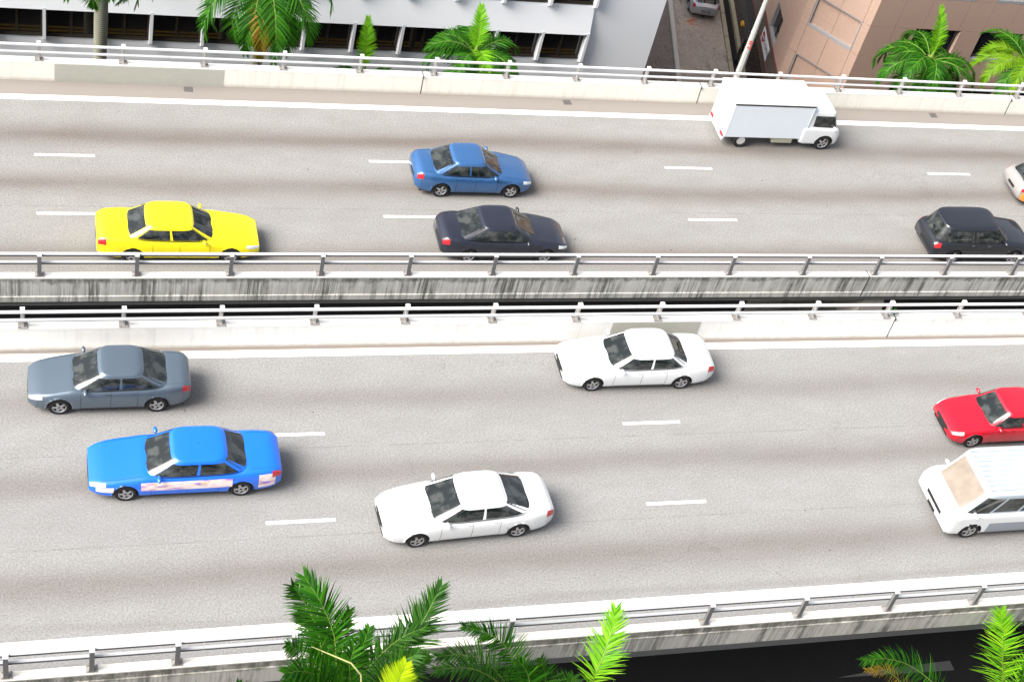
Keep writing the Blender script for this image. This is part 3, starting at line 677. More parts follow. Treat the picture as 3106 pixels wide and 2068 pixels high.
# ground-floor frontage on the street side: brown-edged fascia band, polished dark wall, open entrance
brown = plain('brown_trim', (.11, .045, .035), .45, .4, var=.1)
fas = plain('fascia_bronze', (.10, .085, .075), .35, .5, var=.12)
pol = NT('polished_dark_stone'); pol.rough(.06, .9); pol.col(pol.mix(pol.noise(20, 3, .6), (.018, .014, .012), (.035, .027, .022)))
fb = MB(); fbox(fb, PL, -3.2, 22, -8.75, -7.74, -.2, .03); putP(fb.build('fascia', fas))
fb = MB(); fbox(fb, PL, -3.2, 22, -7.74, -7.62, -.2, .07); fbox(fb, PL, -3.2, 22, -8.87, -8.75, -.2, .07); putP(fb.build('trim', brown))
fb = MB(); fbox(fb, PL, 7.6, 24, G, -8.87, -.25, -.02); putP(fb.build('plinth_wall', pol.m))
fb = MB(); fbox(fb, PL, 7.5, 7.6, G, -8.87, -.9, 0.0); putP(fb.build('pier_edge', plain('black_edge', (.01, .01, .01), .5)))
fb = MB(); fbox(fb, PL, -3.2, -.002, -8.74, -7.75, -3.0, -.21); putP(fb.build('canopy', plain('canopy_concrete', (.10, .08, .07), .8)))
# sign
SG = empty('sign', tuple(PL(4.0, -8.33, .035)), label='white NO ENTRY sign with a red no-entry disc on the bronze fascia', cat='sign')
offS = Matrix.Translation(-Vector(SG.location))
def putS(o): o.parent = SG; o.matrix_parent_inverse = offS; return o
mb = MB(); fbox(mb, PL, 2.85, 5.15, -8.71, -7.95, .032, .06); putS(mb.build('board', plain('sign_white', (.72, .74, .78), .4)))
mb = MB(); c0 = (4.68, -8.33)
pts = [(c0[0] + .31*math.cos(t*math.pi/14), c0[1] + .31*math.sin(t*math.pi/14)) for t in range(28)]
mb.add([PL(p[0], p[1], .064) for p in pts], [tuple(range(28))]); putS(mb.build('disc', plain('sign_red', (.42, .01, .015), .4)))
mb = MB(); fbox(mb, PL, 4.46, 4.90, -8.375, -8.285, .066, .069); putS(mb.build('bar', plain('sign_bar', (.75, .75, .75), .4)))
def text_obj(name, s, size, m, loc, xdir, nrm, parent_put, bold=.0):
    cu = bpy.data.curves.new(name, 'FONT'); cu.body = s; cu.size = size; cu.align_x = 'CENTER'; cu.align_y = 'CENTER'; cu.offset = bold
    o = bpy.data.objects.new(name, cu); COL.objects.link(o)
    x = xdir.normalized(); z = nrm.normalized(); y = z.cross(x)
    dg = bpy.context.evaluated_depsgraph_get(); me = bpy.data.meshes.new_from_object(o.evaluated_get(dg)); bpy.data.objects.remove(o)
    Mx = Matrix((x, y, z)).transposed().to_4x4(); Mx.translation = Vector(loc); me.transform(Mx)
    me.materials.clear(); me.materials.append(m); q = bpy.data.objects.new(name, me); COL.objects.link(q); return parent_put(q)
text_obj('lettering', 'NO ENTRY', .38, plain('sign_black', (.03, .03, .035), .5), PL(3.62, -8.33, .064), -LU, LN, putS, .006)
# low black guard rail beside the drain, and the yellow wheel stop
mb = MB(); mb.tube([(38.0, 65.2, G), (38.0, 65.2, G+.9), (38.12, 65.4, G+1.12), (38.35, 65.75, G+1.15), (38.5, 66.0, G+.95), (38.5, 66.0, G)], .11, 10)
mb.build('vent_pipe', plain('black_pipe', (.012, .013, .018), .3, .5), smooth=True, label='bent black pipe at the end of the drain beside the lamp post', cat='pipe')
mb = MB(); mb.prism([(-.12, 0), (.12, 0), (.06, .12), (-.06, .12)], 1, -.22, .22)
o = mb.build('wheel_stop', plain('yellow_rubber', (.55, .30, .02), .6), label='small yellow block on the dark paving', cat='wheel stop'); o.location = (39.75, 69.0, G+.05); o.rotation_euler = (0, 0, -.3)
# street debris paint
mb = MB(); rnd = random.Random(3)
for i in range(40):
    c_ = Vector((36.6 + rnd.gauss(0, .22), 69.0 + rnd.gauss(0, .25), G + .014)); r_ = rnd.uniform(.02, .09)
    mb.add([c_ + Vector((r_*math.cos(t)*rnd.uniform(.6,1), r_*math.sin(t)*rnd.uniform(.6,1), 0)) for t in np.arange(6)*1.047], [(0,1,2,3,4,5)])
mb.build('paint_splash', plain('orange_paint', (.65, .14, .04), .7), kind='stuff', label='orange paint splash on the street surface', cat='paint mark')
# ------------------------------------------------------------------ street lamp post
LP = empty('street_lamp', (29.76, 50.5, G), label='tapering octagonal grey lamp post with a red scrawl, right of the white building', cat='street lamp')
lm = plain('galvanised_steel', (.46, .46, .44), .5, .5, metal=.2, var=.2, vscale=5)
MB().tube([(0,0,0), (0,0,9.9), (0,0,14.2), (0,0,20)], [.24, .16, .085, .06], 8).build('pole', lm, LP)
MB().box(-.16, .16, -.02, .30, 0, 1.3).build('base_box', lm, LP)
MB().tube([(0,0,20), (-.3,-.4,20.6), (-1.0,-1.6,20.9)], [.06, .05, .04], 6).build('arm', lm, LP)
MB().prism([(-.2,-.4),(.2,-.4),(.14,.4),(-.14,.4)], 2, -.1, .05).build('lamp_head', lm, LP).location = (-1.1, -2.0, 20.9)
text_obj('red_scrawl', 'ner', .34, plain('red_marker', (.7, .05, .03), .6), (-.045, -.165, 11.45), Vector((0, 0, -1)), Vector((-.15, -1, 0)), lambda q: (setattr(q, 'parent', LP), q)[1], .01)
MB().tube([(0,0,9.9),(0,0,9.94)], .175, 8).build('collar', M['seal'], LP)
MB().tube([(0,0,12.0),(0,0,12.05)], .135, 8).build('collar', lm, LP)

# ------------------------------------------------------------------ vehicles
TYRE = plain('tyre_rubber', (.018, .018, .018), .8, .3); RIM = plain('alloy_rim', (.48, .48, .50), .3, .5, metal=.8)
CGL = NT('car_glass'); CGL.rough(.02, .7); CGL.col(CGL.mix(CGL.ramp(CGL.noise(2.6, 3, .6), [(.45, 0.0), (.62, 1.0)]), (.006, .009, .009), (.045, .05, .048))); CGL = CGL.m
TRIM = plain('black_trim', (.015, .015, .016), .5); GAP = plain('panel_gap', (.01, .01, .01), .8)
CHR = plain('chrome', (.7, .7, .72), .12, .5, metal=1.0)
REDL = plain('tail_lens', (.48, .01, .018), .12, .7, coat=.5); WHL = plain('head_lens', (.62, .65, .68), .08, .8, coat=.8); AMB = plain('amber_lens', (.7, .22, .02), .2)
PLATE = plain('number_plate', (.012, .012, .012), .5)
def body_paint(name, c, metal=.0, rough=.3): 
    n = NT(name); n.rough(rough, .5, metal); n.b.inputs['Coat Weight'].default_value = .8; n.b.inputs['Coat Roughness'].default_value = .05
    n.col(n.mix(n.noise(1.5, 4, .6), tuple(x*.95 for x in c), tuple(min(.86, x*1.04) for x in c))); return n.m
def smooth_interp(t, ctrl, w=.012):
    xs = [a for a, _ in ctrl]; ys = [b for _, b in ctrl]
    ts = np.concatenate([np.atleast_1d(t + d*w) for d in (-2, -1, 0, 1, 2)]).reshape(5, -1)
    v = np.interp(ts, xs, ys); return (v * np.array([1, 2, 3, 2, 1])[:, None]).sum(0) / 9
STY = {
 'sedan': dict(top=[(0,.60),(.02,.67),(.07,.74),(.18,.83),(.28,.92),(.5,.94),(.76,.98),(.82,1.02),(.94,1.02),(.985,.96),(1,.84)],
    wid=[(0,.74),(.015,.82),(.05,.91),(.12,.975),(.3,1),(.72,1),(.88,.97),(.96,.91),(.987,.83),(1,.76)], bot=[(0,.34),(.03,.24),(.10,.19),(.9,.21),(.97,.28),(1,.38)],
    c0=(.275,.83), c1=(.425,.70), H=1.43, tw=.735),
 'saloon': dict(top=[(0,.58),(.02,.66),(.07,.75),(.18,.86),(.27,.95),(.5,.96),(.78,1.0),(.86,1.05),(.95,1.05),(.985,.98),(1,.86)],
    wid=[(0,.68),(.015,.78),(.05,.89),(.13,.97),(.3,1),(.72,1),(.88,.96),(.96,.88),(.987,.79),(1,.70)], bot=[(0,.34),(.03,.24),(.10,.19),(.9,.21),(.97,.28),(1,.38)],
    c0=(.245,.875), c1=(.435,.69), H=1.46, tw=.72),
 'hatch': dict(top=[(0,.62),(.03,.72),(.10,.82),(.24,.95),(.5,.98),(.9,1.02),(.97,.98),(1,.84)],
    wid=[(0,.72),(.02,.82),(.06,.92),(.13,.98),(.3,1),(.8,1),(.93,.96),(.98,.88),(1,.8)], bot=[(0,.34),(.03,.24),(.10,.19),(.9,.21),(.97,.28),(1,.38)],
    c0=(.235,.975), c1=(.42,.85), H=1.50, tw=.75),
 'suv': dict(top=[(0,.78),(.03,.90),(.12,.98),(.25,1.06),(.5,1.08),(.9,1.10),(.98,1.05),(1,.9)],
    wid=[(0,.78),(.02,.86),(.07,.95),(.13,.985),(.3,1),(.85,1),(.95,.97),(.985,.9),(1,.84)], bot=[(0,.42),(.03,.32),(.10,.26),(.9,.28),(.97,.34),(1,.44)],
    c0=(.25,.985), c1=(.40,.92), H=1.70, tw=.72),
 'van': dict(top=[(0,.86),(.015,1.0),(.05,1.12),(.10,1.18),(.5,1.18),(.97,1.18),(1,1.1)],
    wid=[(0,.93),(.006,.965),(.02,.99),(.06,1),(.9,1),(.98,.98),(1,.95)], bot=[(0,.36),(.03,.28),(.10,.24),(.9,.26),(1,.34)],
    c0=(.055,.995), c1=(.19,.985), H=2.12, tw=.90),
 'cab': dict(top=[(0,.80),(.05,1.00),(.10,1.08),(.5,1.12),(1,1.12)],
    wid=[(0,.86),(.03,.92),(.10,.98),(.2,1),(.95,1),(1,.98)], bot=[(0,.36),(.08,.28),(.9,.30),(1,.34)],
    c0=(.08,.99), c1=(.27,.95), H=1.86, tw=.84),
}
def vehicle(name, style, L, W, paint, label, cat, x, y, heading, group=None, wheels=None, extra=None, plate=None, roof_mat=None, wscreen=None):
    S = STY[style]; hw = W/2
    root = empty(name, (x, y, .0), heading, label=label, cat=cat, group=group)
    r_w = .32 if style in ('sedan', 'saloon', 'hatch') else .36
    wx = wheels or (L*.5 - L*.185, -L*.5 + L*.215)
    NU, NVh = 110, 22
    t = np.linspace(0, 1, NU); t = .5 - .5*np.cos(math.pi*t)*(.55) - (.5-t)*(-.45)*-1 if False else (t*.6 + .4*(.5 - .5*np.cos(math.pi*t)))
    top = smooth_interp(t, S['top']); wd = smooth_interp(t, S['wid'])*hw; bot = smooth_interp(t, S['bot'])
    sec = [(.86,.0),(.95,.03),(.985,.12),(1.0,.34),(1.0,.55),(.985,.72),(.955,.86),(.90,.945),(.80,.985),(.62,1.0),(.40,1.02),(.20,1.03),(0,1.035)]
    if style in ('van', 'cab'): sec = [(.93,.0),(.98,.03),(1.0,.12),(1.0,.34),(1.0,.60),(1.0,.80),(.995,.91),(.97,.965),(.90,.99),(.66,1.0),(.40,1.01),(.20,1.01),(0,1.01)]
    ss = np.linspace(0, 1, len(sec)); sv = np.linspace(0, 1, NVh)
    sy = np.interp(sv, ss, [a for a, _ in sec]); sz = np.interp(sv, ss, [b for _, b in sec])
    def BP(i, j):
        return (L/2 - t[i]*L, wd[i]*sy[j], bot[i] + (top[i]-bot[i])*sz[j])
    def bsurf(tt, vv, side, off=.006):      # a point on the body surface, pushed out by off
        i = np.interp(tt, t, np.arange(NU)); j = vv*(NVh-1)
        def g(i, j):
            i0 = int(min(max(i, 0), NU-1.001)); j0 = int(min(max(j, 0), NVh-1.001)); a, b = i-i0, j-j0
            p = [np.array(BP(i0+u, j0+v)) for u, v in ((0,0),(1,0),(0,1),(1,1))]
            return p[0]*(1-a)*(1-b) + p[1]*a*(1-b) + p[2]*(1-a)*b + p[3]*a*b
        p = g(i, j); du = g(min(i+1, NU-1), j) - g(max(i-1, 0), j); dv = g(i, min(j+1, NVh-1)) - g(i, max(j-1, 0))
        nn = np.cross(du, dv); nn = nn/ (np.linalg.norm(nn)+1e-9)
        if nn[1]*1.0 + nn[2]*.6 + (nn[0]*(.5-tt)*2)*.8 < 0: nn = -nn
        p = p + nn*off; return (p[0], p[1]*side, p[2])
    full = [[(BP(i, j)[0], -BP(i, j)[1], BP(i, j)[2]) for j in range(NVh)] + [BP(i, j) for j in range(NVh-2, -1, -1)] for i in range(NU)]
    nv = len(full[0]); mask = [[True]*nv for _ in range(NU)]
    ra = r_w + .055
    for i in range(NU-1):
        for j in range(nv-1):
            c = [sum(full[a][b][q] for a, b in ((i,j),(i+1,j),(i,j+1),(i+1,j+1)))/4 for q in range(3)]
            for wxx in wx:
                if abs(c[1]) > hw*.6 and math.hypot(c[0]-wxx, c[2]-r_w) < ra: mask[i][j] = False
    for i in range(NU):
        for j in range(nv):
            p = full[i][j]
            for wxx in wx:
                dx, dz = p[0]-wxx, p[2]-r_w; d = math.hypot(dx, dz)
                if abs(p[1]) > hw*.6 and abs(d-ra) < .06 and d > 1e-4:
                    full[i][j] = (wxx + dx/d*ra, p[1], r_w + dz/d*ra)
    mb = MB(); mb.grid(full, False, mask)
    for i in (0, NU-1):
        mb.add(full[i], [tuple(range(nv)) if i else tuple(range(nv))[::-1]])
    body = recalc(mb.build('body', paint, root, smooth=True))
    # inside of wheel wells + floor
    ub = MB(); ub.box(-L*.46, L*.46, -hw*.80, hw*.80, .20, .62); ub.build('underbody', TRIM, root)
    # cabin
    xf0, xr0 = L/2 - S['c0'][0]*L, L/2 - S['c0'][1]*L; xf1, xr1 = L/2 - S['c1'][0]*L, L/2 - S['c1'][1]*L
    zb = float(np.interp((S['c0'][0]+S['c0'][1])/2, t, top)) - .04; zt = S['H'] - .05; N_ = 9.0 if style in ('van', 'cab') else 5.0
    def cab(tau):
        e = tau
        xf = xf0 + (xf1-xf0)*e**.92; xr = xr0 + (xr1-xr0)*e**.92
        ry = hw*(.915 + (S['tw']-.915)*e**1.3)
        z0f = float(np.interp(S['c0'][0], t, top)) - .03; z0r = float(np.interp(S['c0'][1], t, top)) - .03
        return (xf+xr)/2, (xf-xr)/2, ry, z0f, z0r
    def CP(q, tau, kind, off=0.0):
        cx, rx, ry, z0f, z0r = cab(tau)
        if kind == 'side': xx = cx + rx*q; yy = ry*(1-abs(q)**N_)**(1/N_) + off
        else:
            m = (1-abs(q)**N_)**(1/N_); xx = cx + (rx*m + off)*(1 if kind == 'front' else -1); yy = ry*q
        f = (xx-(cx-rx))/(2*rx+1e-6); f = min(max(f, 0), 1); zlo = z0r*(1-f) + z0f*f
        return (xx, yy, zlo + (zt-zlo)*tau)
    G_ = []; NA = 72
    for k in range(13):
        tau = k/12; cx, rx, ry, z0f, z0r = cab(tau); rowp = []
        for a in range(NA):
            th = 2*math.pi*a/NA; cth, sth = math.cos(th), math.sin(th)
            xx = cx + rx*math.copysign(abs(cth)**(2/N_), cth); yy = ry*math.copysign(abs(sth)**(2/N_), sth)
            f = (xx-(cx-rx))/(2*rx); zlo = z0r*(1-f) + z0f*f; rowp.append((xx, yy, zlo + (zt-zlo)*tau))
        G_.append(rowp)
    cx, rx, ry, _, _ = cab(1.0)
    for k, (sc, dz) in enumerate(((.97,.018),(.90,.030),(.75,.040),(.5,.047),(.25,.05),(.02,.05))):
        G_.append([(cx + (p[0]-cx)*sc, p[1]*sc, zt + dz) for p in G_[12]])
    recalc(MB().grid(G_, True).build('roof', roof_mat or paint, root, smooth=True))
    def patch(name_, m, q0, q1, t0, t1, kind, sides=(1,), off=.006, skew=0.0, par=root, nq=12):
        for s in sides:
            g = []
            for i in range(nq+1):
                row = []
                for j in range(7):
                    tau = t0 + (t1-t0)*j/6; q = q0 + (q1-q0)*i/nq + skew*(j/6)*(0 if (i == nq) else (1 - i/nq))
                    p = CP(q, tau, kind, off); row.append((p[0], p[1]*s, p[2]) if kind == 'side' else p)
                g.append(row)
            recalc(MB().grid(g).build(name_, m, par, smooth=True))
    ws = patch('windscreen', wscreen or CGL, -.88, .88, .10, .93, 'front', off=.008)
    if style != 'cab': patch('rear_window', CGL, -.86, .86, .12 if style != 'van' else .3, .92, 'rear', off=.008)
    if style in ('sedan', 'saloon', 'hatch', 'suv'):
        patch('side_window', CGL, .04, .86, .10, .84, 'side', (1, -1)); patch('side_window', CGL, -.80 if style in ('sedan', 'saloon') else -.62, -.03, .10, .84, 'side', (1, -1))
        if style not in ('sedan', 'saloon'): patch('quarter_window', CGL, -.92, -.68, .16, .80, 'side', (1, -1))
    elif style == 'van':
        patch('side_window', CGL, .60, .93, .12, .84, 'side', (1, -1))
        for a in (.15, -.3, -.75): patch('side_window', CGL, a, a + .4, .16, .82, 'side', (1, -1))
    else: patch('side_window', CGL, -.55, .88, .12, .82, 'side', (1, -1))
    # lamps and trims as patches of the body surface
    def bpatch(name_, m, t0, t1, v0, v1, off=.008, sides=(1, -1)):
        for s in sides:
            g = [[bsurf(t0 + (t1-t0)*i/6, v0 + (v1-v0)*j/6, s, off) for j in range(7)] for i in range(7)]
            recalc(MB().grid(g).build(name_, m, root, smooth=True))
    bpatch('headlight', WHL, .006, .085, .44, .58 if style != 'van' else .55)
    bpatch('tail_light', REDL, .945, .994, .40, .58)
    # seams
    def seam(pts, wdt=.006):
        mbq = MB()
        for s in (1, -1):
            P = [Vector(bsurf(a, b, s, .002)) for a, b in pts]
            for p, q in zip(P[:-1], P[1:]):
                d = (q-p).normalized(); nn = Vector((0, s, .4)).normalized(); wv = d.cross(nn).normalized()*wdt
                mbq.quad(p-wv, q-wv, q+wv, p+wv)
        return mbq
    if style in ('sedan', 'saloon', 'hatch', 'suv'):
        sm = MB()
        for ts in (.315, .50, .665 if style in ('sedan', 'saloon') else .69):
            a = seam([(ts, v) for v in np.linspace(.14, .60, 8)]); sm.add(a.v, a.f)
        a = seam([(tt, .15) for tt in np.linspace(.315, .665, 8)]); sm.add(a.v, a.f)
        a = seam([(tt, .66) for tt in np.linspace(.07, .27, 8)]); sm.add(a.v, a.f)
        if style in ('sedan', 'saloon'): a = seam([(tt, .68) for tt in np.linspace(.83, .95, 6)]); sm.add(a.v, a.f)
        for ta in (.055, .955): a = seam([(ta, v) for v in np.linspace(.18, .52, 5)], .004); sm.add(a.v, a.f)
        sm.build('panel_gaps', GAP, body)
        bt_ = MB()
        for s in (1, -1):
            P = [Vector(CP(q, .045, 'side', .007)) for q in np.linspace(-.86, .9, 16)]
            for p, q in zip(P[:-1], P[1:]): bt_.quad((p.x, p.y*s, p.z-.014), (q.x, q.y*s, q.z-.014), (q.x, q.y*s, q.z+.014), (p.x, p.y*s, p.z+.014))
        bt_.build('belt_trim', TRIM, root)
        sk = MB()
        for s in (1, -1):
            for q in range(8):
                a_, b_ = [Vector(bsurf(.30 + .40*(q+e)/8, .015, s, .006)) for e in (0, 1)]; c__, d_ = [Vector(bsurf(.30 + .40*(q+e)/8, .085, s, .010)) for e in (1, 0)]; sk.quad(a_, b_, c__, d_)
        sk.build('sill', TRIM, root)
        wp_ = MB()
        for q0 in (-.55, .08):
            wp_.tube([Vector(CP(q0, .06, 'front', .02)), Vector(CP(q0 + .25, .12, 'front', .025)), Vector(CP(q0 + .52, .15, 'front', .02))], .010, 4)
        wp_.build('wipers', TRIM, root)
        MB().box(L/2-.02, L/2+.008, -hw*.55, hw*.55, .27, .33).build('air_intake', TRIM, root)
        for s in (1, -1):
            for ts in (.475, .635):
                p = Vector(bsurf(ts, .50, s, .012)); MB().box(p.x-.07, p.x+.07, p.y-.012, p.y+.012, p.z-.012, p.z+.012).build('door_handle', CHR if style == 'suv' else paint, root)
    # bumper strip, grille, plates
    mbq = MB(); zf = .52 if style in ('sedan', 'saloon', 'hatch') else .66
    mbq.box(L/2-.03, L/2+.006, -hw*.45, hw*.45, zf-.09, zf+.05); mbq.build('grille', TRIM, root)
    MB().box(L/2-.02, L/2+.014, -.25, .25, .34, .45).build('number_plate', PLATE, root)
    rp = MB().box(-L/2-.014, -L/2+.02, -.25, .25, .52, .64).build('number_plate', PLATE, root)
    if plate: text_obj('plate_text', plate, .12, plain('plate_white', (.7, .7, .7), .5), (-L/2-.016, 0, .58), Vector((0, -1, 0)), Vector((-1, 0, 0)), lambda q: (setattr(q, 'parent', rp), q)[1], .002)
    # mirrors
    for s in (1, -1):
        px = xf0 - (xf0-xf1)*(.52 if style not in ('van', 'cab') else .75)
        zz = float(np.interp(S['c0'][0], t, top)) + (.05 if style not in ('van', 'cab') else .10)
        mq = MB(); G2 = []
        for a in range(6):
            f = a/5; r1 = .5*math.sin(math.pi*(.12+.76*f)); 
            G2.append([(px + .07*r1*2*math.cos(b*math.pi/4), s*(hw*.87 + f*(hw*.13 + .13)), zz + .085*r1*1.6*math.sin(b*math.pi/4)) for b in range(8)])
        mq.grid(G2, True); mq.add(G2[0], [tuple(range(8))]); mq.add(G2[-1], [tuple(range(8))]); recalc(mq.build('mirror', paint, root, smooth=True))
    # wheels
    for wxx in wx:
        for s in (1, -1):
            yo = s*(hw - .03); wi = .2
            prof = [(.0, -.5), (.62, -.5), (.93, -.48), (1, -.38), (1, .38), (.93, .48), (.66, .5), (.62, .36), (.0, .36)]
            g = [[(wxx + r_w*r*math.cos(a*math.pi/14), yo - s*wi/2 + s*d*wi, r_w + r_w*r*math.sin(a*math.pi/14)) for a in range(28)] for r, d in prof]
            wh = recalc(MB().grid(g, True).build('wheel', TYRE, root, smooth=True))
            rm = MB(); yy = yo - s*wi/2 + s*.44*wi
            for k in range(5):
                a = k*2*math.pi/5
                c_, s_ = math.cos(a), math.sin(a)
                def rp_(r, tt, d=0): return (wxx + r*c_ - tt*s_, yy + s*d, r_w + r*s_ + tt*c_)
                rm.add([rp_(.03,-.05,.005), rp_(r_w*.62,-.035), rp_(r_w*.62,.035), rp_(.03,.05,.005)], [(0,1,2,3)])
            rr = [[(wxx + r*math.cos(a*math.pi/14), yy + s*dd, r_w + r*math.sin(a*math.pi/14)) for a in range(28)] for r, dd in ((r_w*.58, -.01), (r_w*.66, .012))]
            rm.grid(rr, True); rm.build('rim', RIM, wh)
            MB().grid([[(wxx + ra*math.cos(a*math.pi/12), s*yq, r_w + ra*math.sin(a*math.pi/12)) for a in range(13)] for yq in (hw*.62, hw*.985)]).build('wheel_well', TRIM, body)
    if extra: extra(root, body, bsurf, CP, L, hw, S)
    return root
PI = math.pi
P_yel = body_paint('yellow_paint_car', (.86, .72, .0), rough=.35); P_blue = body_paint('steel_blue_metallic', (.035, .12, .30), .35); P_navy = body_paint('dark_navy', (.010, .012, .024)); P_black = body_paint('black_car_paint', (.008, .010, .016))
P_dgrey = body_paint('slate_grey_metallic', (.10, .135, .175), .4); P_white = body_paint('white_car_paint', (.66, .675, .69)); P_tb = body_paint('bright_blue_paint', (.0, .135, .74), rough=.35); P_red = body_paint('red_car_paint', (.46, .003, .018)); P_silver = body_paint('silver_paint', (.45, .48, .54), .5); P_og = body_paint('pale_grey_car', (.30, .29, .285), .2)
GTX = 'cars driving away to the right on the far carriageway'; GTN = 'cars driving left on the near carriageway'
def taxi_sign(col):
    def f(root, body, bsurf, CP, L, hw, S):
        o = MB().prism([(-.09, 0), (.09, 0), (.05, .13), (-.05, .13)], 1, -.26, .26).build('roof_sign', col, root); o.location = (-.1, 0, S['H'] - .01); bev(o, .02)
    return f
vehicle('car', 'sedan', 5.35, 1.86, P_yel, 'bright yellow sedan, partly behind the median railing', 'car', 4.72, 39.1, 0, GTX)
vehicle('car', 'saloon', 4.5, 1.76, P_blue, 'steel blue sedan in the middle lane of the far carriageway', 'car', 15.75, 42.62, 0, GTX)
vehicle('car', 'saloon', 4.75, 1.82, P_navy, 'dark navy sedan close to the median railing, below the steel blue sedan', 'car', 16.15, 39.1, 0, GTX)
vehicle('car', 'suv', 4.6, 1.84, P_black, 'black estate car cut by the right edge, behind the median railing', 'car', 35.85, 39.05, 0, GTX)
def orange_extra(root, body, bsurf, CP, L, hw, S):
    om = plain('orange_panel', (.72, .30, .06), .4)
    for s in (1, -1):
        g = [[bsurf(.70 + .285*i/8, .10 + .26*j/4, s, .007) for j in range(5)] for i in range(9)]
        recalc(MB().grid(g).build('lower_panel', om, root, smooth=True))
vehicle('van', 'hatch', 4.6, 1.8, P_og, 'pale grey vehicle with an orange lower side, only its rear inside the right edge', 'van', 41.65, 42.5, 0, GTX, extra=orange_extra)
vehicle('car', 'saloon', 4.75, 1.80, P_dgrey, 'slate grey saloon beside the white edge line at the left', 'car', 2.2, 32.45, PI, GTN)
vehicle('car', 'sedan', 5.35, 1.86, P_white, 'white sedan in front of the grey repainted patch of the median parapet', 'car', 19.5, 32.85, PI, GTN)
def advert(root, body, bsurf, CP, L, hw, S):
    n = NT('advert_print'); n.rough(.35, .5); n.b.inputs['Coat Weight'].default_value = .6
    f = n.noise(1.0, 3, .6, sc=(1.1, 1, 5)); f2 = n.noise(1.0, 3, .6, sc=(3.5, 1, 9))
    c = n.ramp(f, [(.34, (.30, .16, .62)), (.43, (.78, .52, .56)), (.52, (.80, .74, .72)), (.60, (.78, .56, .50)), (.70, (.24, .12, .60))])
    c = n.mix(n.ramp(f2, [(.58, 0.0), (.62, .7)]), c, (.60, .46, .16)); n.col(c)
    for t0, t1, v0, v1 in ((.262, .735, .27, .48), (.035, .125, .27, .42), (.875, .965, .20, .50)):
        for s in (1, -1):
            g = [[bsurf(t0 + (t1-t0)*i/14, v0 + (v1-v0)*j/4, s, .0055) for j in range(5)] for i in range(15)]
            recalc(MB().grid(g).build('advert_band', n.m, root, smooth=True))
vehicle('taxi', 'sedan', 5.5, 1.88, P_tb, 'bright blue taxi with a pink and purple advert band along its side', 'taxi', 4.2, 29.1, PI, GTN, extra=advert)
vehicle('car', 'saloon', 5.25, 1.86, P_white, 'white sedan changing lanes in the nearest lanes, below the dashes', 'car', 12.3, 26.95, PI + R_(3.0), GTN)
vehicle('car', 'sedan', 4.7, 1.82, P_red, 'red car entering at the right edge', 'car', 32.5, 29.75, PI, GTN)
ws_m = NT('beige_reflection'); ws_m.rough(.08, .7); ws_m.col(ws_m.mix(ws_m.noise(2.5, 2, .5), (.15, .115, .085), (.27, .235, .20)))  # beige reflection painted into the base colour of the minibus windscreen
RM = plain('pale_blue_roof', (.38, .43, .48), .45, .4, var=.08)
def van_extra(root, body, bsurf, CP, L, hw, S):
    mb = MB()
    for k in range(9):
        y = -hw*.72 + k*hw*.18; mb.box(-2.2, L/2 - S['c1'][0]*L - .12, y - .02, y + .02, S['H'] - .02, S['H'] + .018)
    mb.build('roof_rib', RM, root)
    dk = plain('grey_lower_panel', (.22, .24, .28), .4, coat=.4)
    for s in (1, -1):
        g = [[bsurf(.30 + .45*i/10, .10 + .22*j/4, s, .006) for j in range(5)] for i in range(11)]
        recalc(MB().grid(g).build('lower_panel', dk, root, smooth=True))
vehicle('minibus', 'van', 5.0, 2.25, P_white, 'white minibus with a ribbed roof and a beige reflection painted on its windscreen, cut by the right edge', 'minibus', 30.62, 26.2, PI, GTN, extra=van_extra, wscreen=ws_m.m, roof_mat=RM)
vehicle('car', 'hatch', 4.3, 1.72, P_silver, 'silver car parked on the side street, only its rear in view', 'car', 37.05 + .235*2.1 + .15, 69.2 + .972*2.1 + .15, math.atan2(.972, .235) + .06, plate='SJA7061')
bpy.data.objects[[o.name for o in bpy.data.objects if o.get('label', '').startswith('silver car')][0]].location.z = G + .012
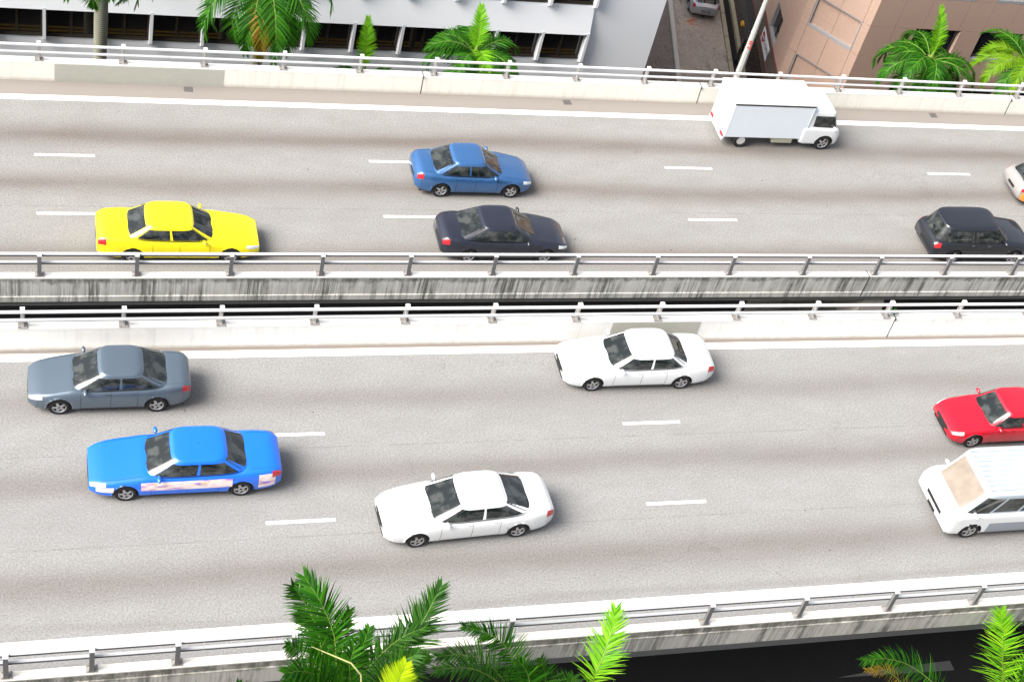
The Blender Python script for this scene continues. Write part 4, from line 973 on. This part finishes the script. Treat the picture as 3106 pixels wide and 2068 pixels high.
# white box truck: cab + box + chassis
TR = vehicle('truck', 'cab', 1.75, 1.78, body_paint('truck_white', (.66, .68, .70)), 'small white box truck in the far lane beside the cream parapet', 'truck', 31.35, 45.98, 0, 'cars driving away to the right on the far carriageway', wheels=(.22, 20.0))
for c_ in list(children(TR)):
    if c_.name.startswith('wheel') and c_.data.vertices and max(v.co.x for v in c_.data.vertices) > 5:
        for q in children(c_): bpy.data.objects.remove(q)
        bpy.data.objects.remove(c_)
for c_ in list(bpy.data.objects):
    if c_.name.startswith('wheel_well') and c_.data.vertices and max(v.co.x for v in c_.data.vertices) > 5: bpy.data.objects.remove(c_)
for c_ in list(children(TR)):
    if c_.name.startswith('tail_light'): bpy.data.objects.remove(c_)
BW = plain('box_white', (.66, .71, .76), .45, .4, var=.04); 
x0, x1 = -4.35, -.72
bx = bev(MB().box(x0, x1, -.84, .84, .52, 2.18).build('cargo_box', BW, TR), .03)
bev(MB().box(x0-.03, x1+.03, -.845, .845, 2.192, 2.26).build('box_roof', plain('roof_white', (.80, .80, .80), .5), bx), .02)
MB().box(x0+.005, x1-.005, -.846, .846, 2.13, 2.19).build('roof_seam', TRIM, bx)
mb = MB()
for s in (-1, 1):
    for xx in (x0+.035, x1-.035): mb.box(xx-.012, xx+.012, s*.842-.006, s*.842+.006, .56, 2.128)
mb.build('box_ribs', BW, bx)
MB().box(x0+.1, x1+.9, -.45, .45, .38, .519).build('chassis', TRIM, TR)
MB().box(x0-.05, x0+.03, -.8, .8, .34, .46).build('rear_bumper', plain('bumper_grey', (.5, .5, .5), .5), TR)
MB().box(-2.1, -1.2, -.80, -.62, .28, .5).build('fuel_tank', plain('tank_beige', (.35, .34, .26), .5), TR)
for s in (-1, 1):
    prof = [(.0, -.5), (.62, -.5), (.93, -.48), (1, -.38), (1, .38), (.93, .48), (.66, .5), (.62, .3), (.0, .3)]
    g = [[(-3.5 + .33*r*math.cos(a*PI/14), s*(.70 + d*.26), .33 + .33*r*math.sin(a*PI/14)) for a in range(28)] for r, d in prof]
    wh = recalc(MB().grid(g, True).build('wheel', TYRE, TR, smooth=True))
    MB().add([(-3.5 + .19*math.cos(a*PI/10), s*.80, .33 + .19*math.sin(a*PI/10)) for a in range(20)], [tuple(range(20))]).build('rim', plain('truck_rim', (.5, .5, .48), .5), wh)
    MB().box(x0-.07, x0-.03, s*.6-.12, s*.6+.12, .5, .62).build('tail_light', REDL, TR)
bpy.context.view_layer.update()
